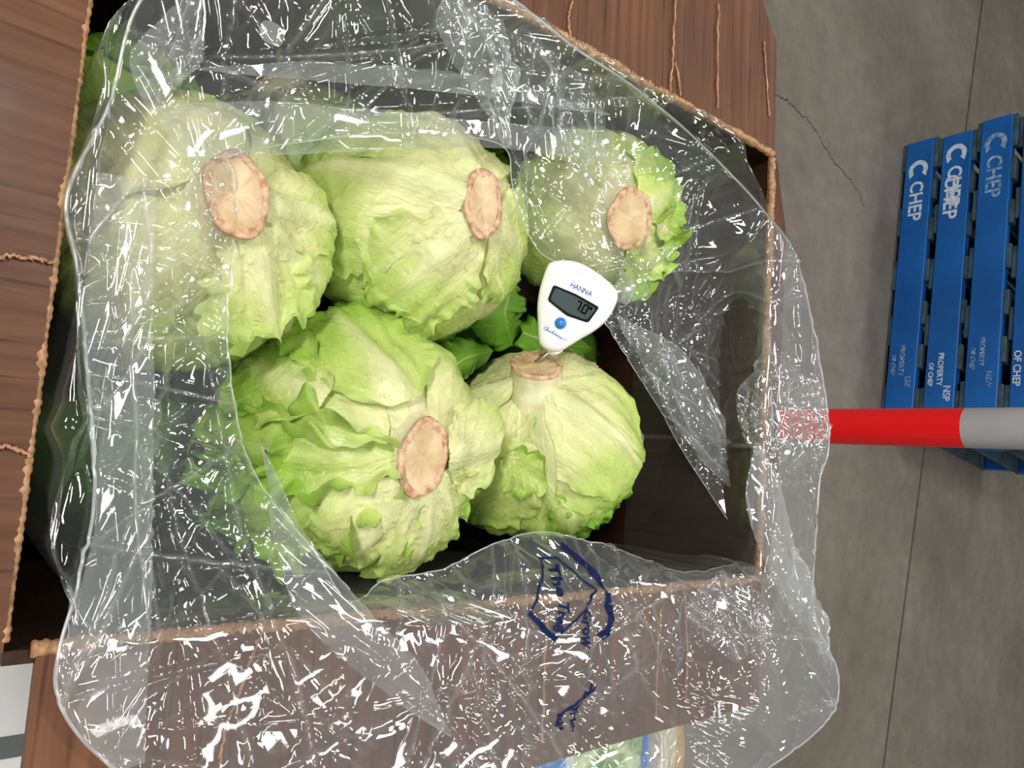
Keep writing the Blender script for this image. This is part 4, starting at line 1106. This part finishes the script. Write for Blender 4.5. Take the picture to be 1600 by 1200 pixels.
carton_box('white_carton', -.30, .42, -.46, .22, 0, zt - .35, M_WCARD, 'plain white carton on the floor carrying the striped one')

# the cut hem and the outer fold of the bag catch the light as thin edges
def hem_line(idx, r_, name='hem'):
    Q = SP.reshape(1000, 130, 3)[:, idx]
    Q = np.vstack([Q, Q[:1]]); V, F_ = tube(Q, r_, 5, False); mesh_obj(name, V, F_, M_HEM, bag, True, uv=V[:, :2])
M_HEM = film_mat('film_edge', milk=.30, edge=.3, bump=.1, rough=.15)
hem_line(0, .0005); hem_line(129, .0009)

# bagged salad in a tray further down by the carton
zs = ZT - .34
x0, x1 = at(740, 1180, zs)[0], at(1034, 1180, zs)[0]; y1 = at(1000, 1080, zs)[1]; y0 = y1 - .30
def salad_nodes(stops, leafy):
    def f(nt, b):
        L = nt.links; uv = N(nt, 'ShaderNodeUVMap'); sp = N(nt, 'ShaderNodeSeparateXYZ'); L.new(uv.outputs[0], sp.inputs[0])
        r = ramp(nt, stops); r.color_ramp.interpolation = 'CONSTANT'; L.new(sp.outputs[0], r.inputs[0])
        n = N(nt, 'ShaderNodeTexNoise', Scale=7.0, Detail=5.0, Distortion=1.2); L.new(uv.outputs[0], n.inputs[0])
        rg = ramp(nt, [(.35, (.10, .26, .06)), (.5, (.34, .50, .22)), (.68, (.66, .74, .46))]); L.new(n.outputs[0], rg.inputs[0])
        r2 = ramp(nt, leafy); r2.color_ramp.interpolation = 'CONSTANT'; L.new(sp.outputs[0], r2.inputs[0])
        mx = N(nt, 'ShaderNodeMix', data_type='RGBA'); L.new(r2.outputs[0], mx.inputs[0]); L.new(r.outputs[0], mx.inputs[6]); L.new(rg.outputs[0], mx.inputs[7])
        L.new(mx.outputs[2], b.inputs['Base Color'])
        v = N(nt, 'ShaderNodeTexVoronoi', Scale=16.0); L.new(uv.outputs[0], v.inputs[0])
        bp = N(nt, 'ShaderNodeBump', Strength=.6, Distance=.006); L.new(v.outputs[0], bp.inputs['Height']); L.new(bp.outputs[0], b.inputs['Normal'])
        b.inputs['Coat Weight'].default_value = 1; b.inputs['Coat Roughness'].default_value = .1
    return f
M_SALAD = mat('printed_salad_bag', rough=.3, build=salad_nodes([(0, (.66, .68, .66)), (.07, (.02, .12, .36)), (.17, (.66, .68, .64)), (.26, (.05, .24, .60)), (.44, (.50, .60, .58)), (.48, (.3, .4, .2)), (.88, (.03, .18, .58))],
              [(0, (0, 0, 0)), (.48, (1, 1, 1)), (.88, (0, 0, 0))]))
M_SALAD2 = mat('yellow_film_bag', rough=.3, build=salad_nodes([(0, (.62, .55, .40)), (.5, (.55, .36, .12))], [(0, (0, 0, 0))]))
def pillow(name, xa, xb, ya_, yb_, zc, hz, m, label, seed):
    nu, nv = 60, 60; U_, V_ = np.meshgrid(np.linspace(-1, 1, nu), np.linspace(-1, 1, nv), indexing='ij'); u = U_.ravel(); v = V_.ravel()
    top = hz * np.sqrt(np.clip((1 - u ** 4) * (1 - v ** 6), 0, 1)); P2 = np.stack([(xa + xb) / 2 + u * (xb - xa) / 2, (ya_ + yb_) / 2 + v * (yb_ - ya_) / 2], 1)
    k = -.0035 * crumple(P2, .045, seed) * 3 * np.sqrt(np.clip((1 - u ** 4) * (1 - v ** 6), 0, 1)); V = []
    up = np.column_stack([P2, zc + top + k]); dn = np.column_stack([P2, zc - top * .8])
    f = grid_faces(nu, nv); n_ = len(up)
    F_ = f + [tuple(n_ + i for i in q[::-1]) for q in f]; uv = np.stack([(u + 1) / 2, (v + 1) / 2 * 1.4], 1)
    o = mesh_obj(name, np.vstack([up, dn]), F_, m, None, True, uv=np.vstack([uv, uv])); tag(o, label, 'salad bag'); return o
pillow('salad_bag', x0, x1, y0, y1, zs - .03, .030, M_SALAD, 'printed salad bag with blue bands and green leaves, below the side flap', 71)
xb_ = at(1086, 1180, zs)[0]
pillow('salad_bag', x1 + .002, xb_ - .008, y0, y1 - .02, zs - .035, .028, M_SALAD2, 'narrow crinkled salad bag with a yellow film edge, beside the blue printed one', 75)
tray = empty('display_carton', ((x0 + xb_) / 2, (y0 + y1) / 2, 0)); tag(tray, 'low open carton standing on the floor that holds the salad bags', 'carton')
zb_ = zs - .062
for (xa, xc, yc, yd, za, zb2) in ((x0 - .02, xb_, y0 - .02, y1 + .01, 0, zb_), ):
    V, F_ = box_vf(((xa + xc) / 2, (yc + yd) / 2, (za + zb2) / 2), (xc - xa, yd - yc, zb2 - za), None, .004); mesh_obj('shell', V, F_, M_CARD, tray, uv=V[:, :2])
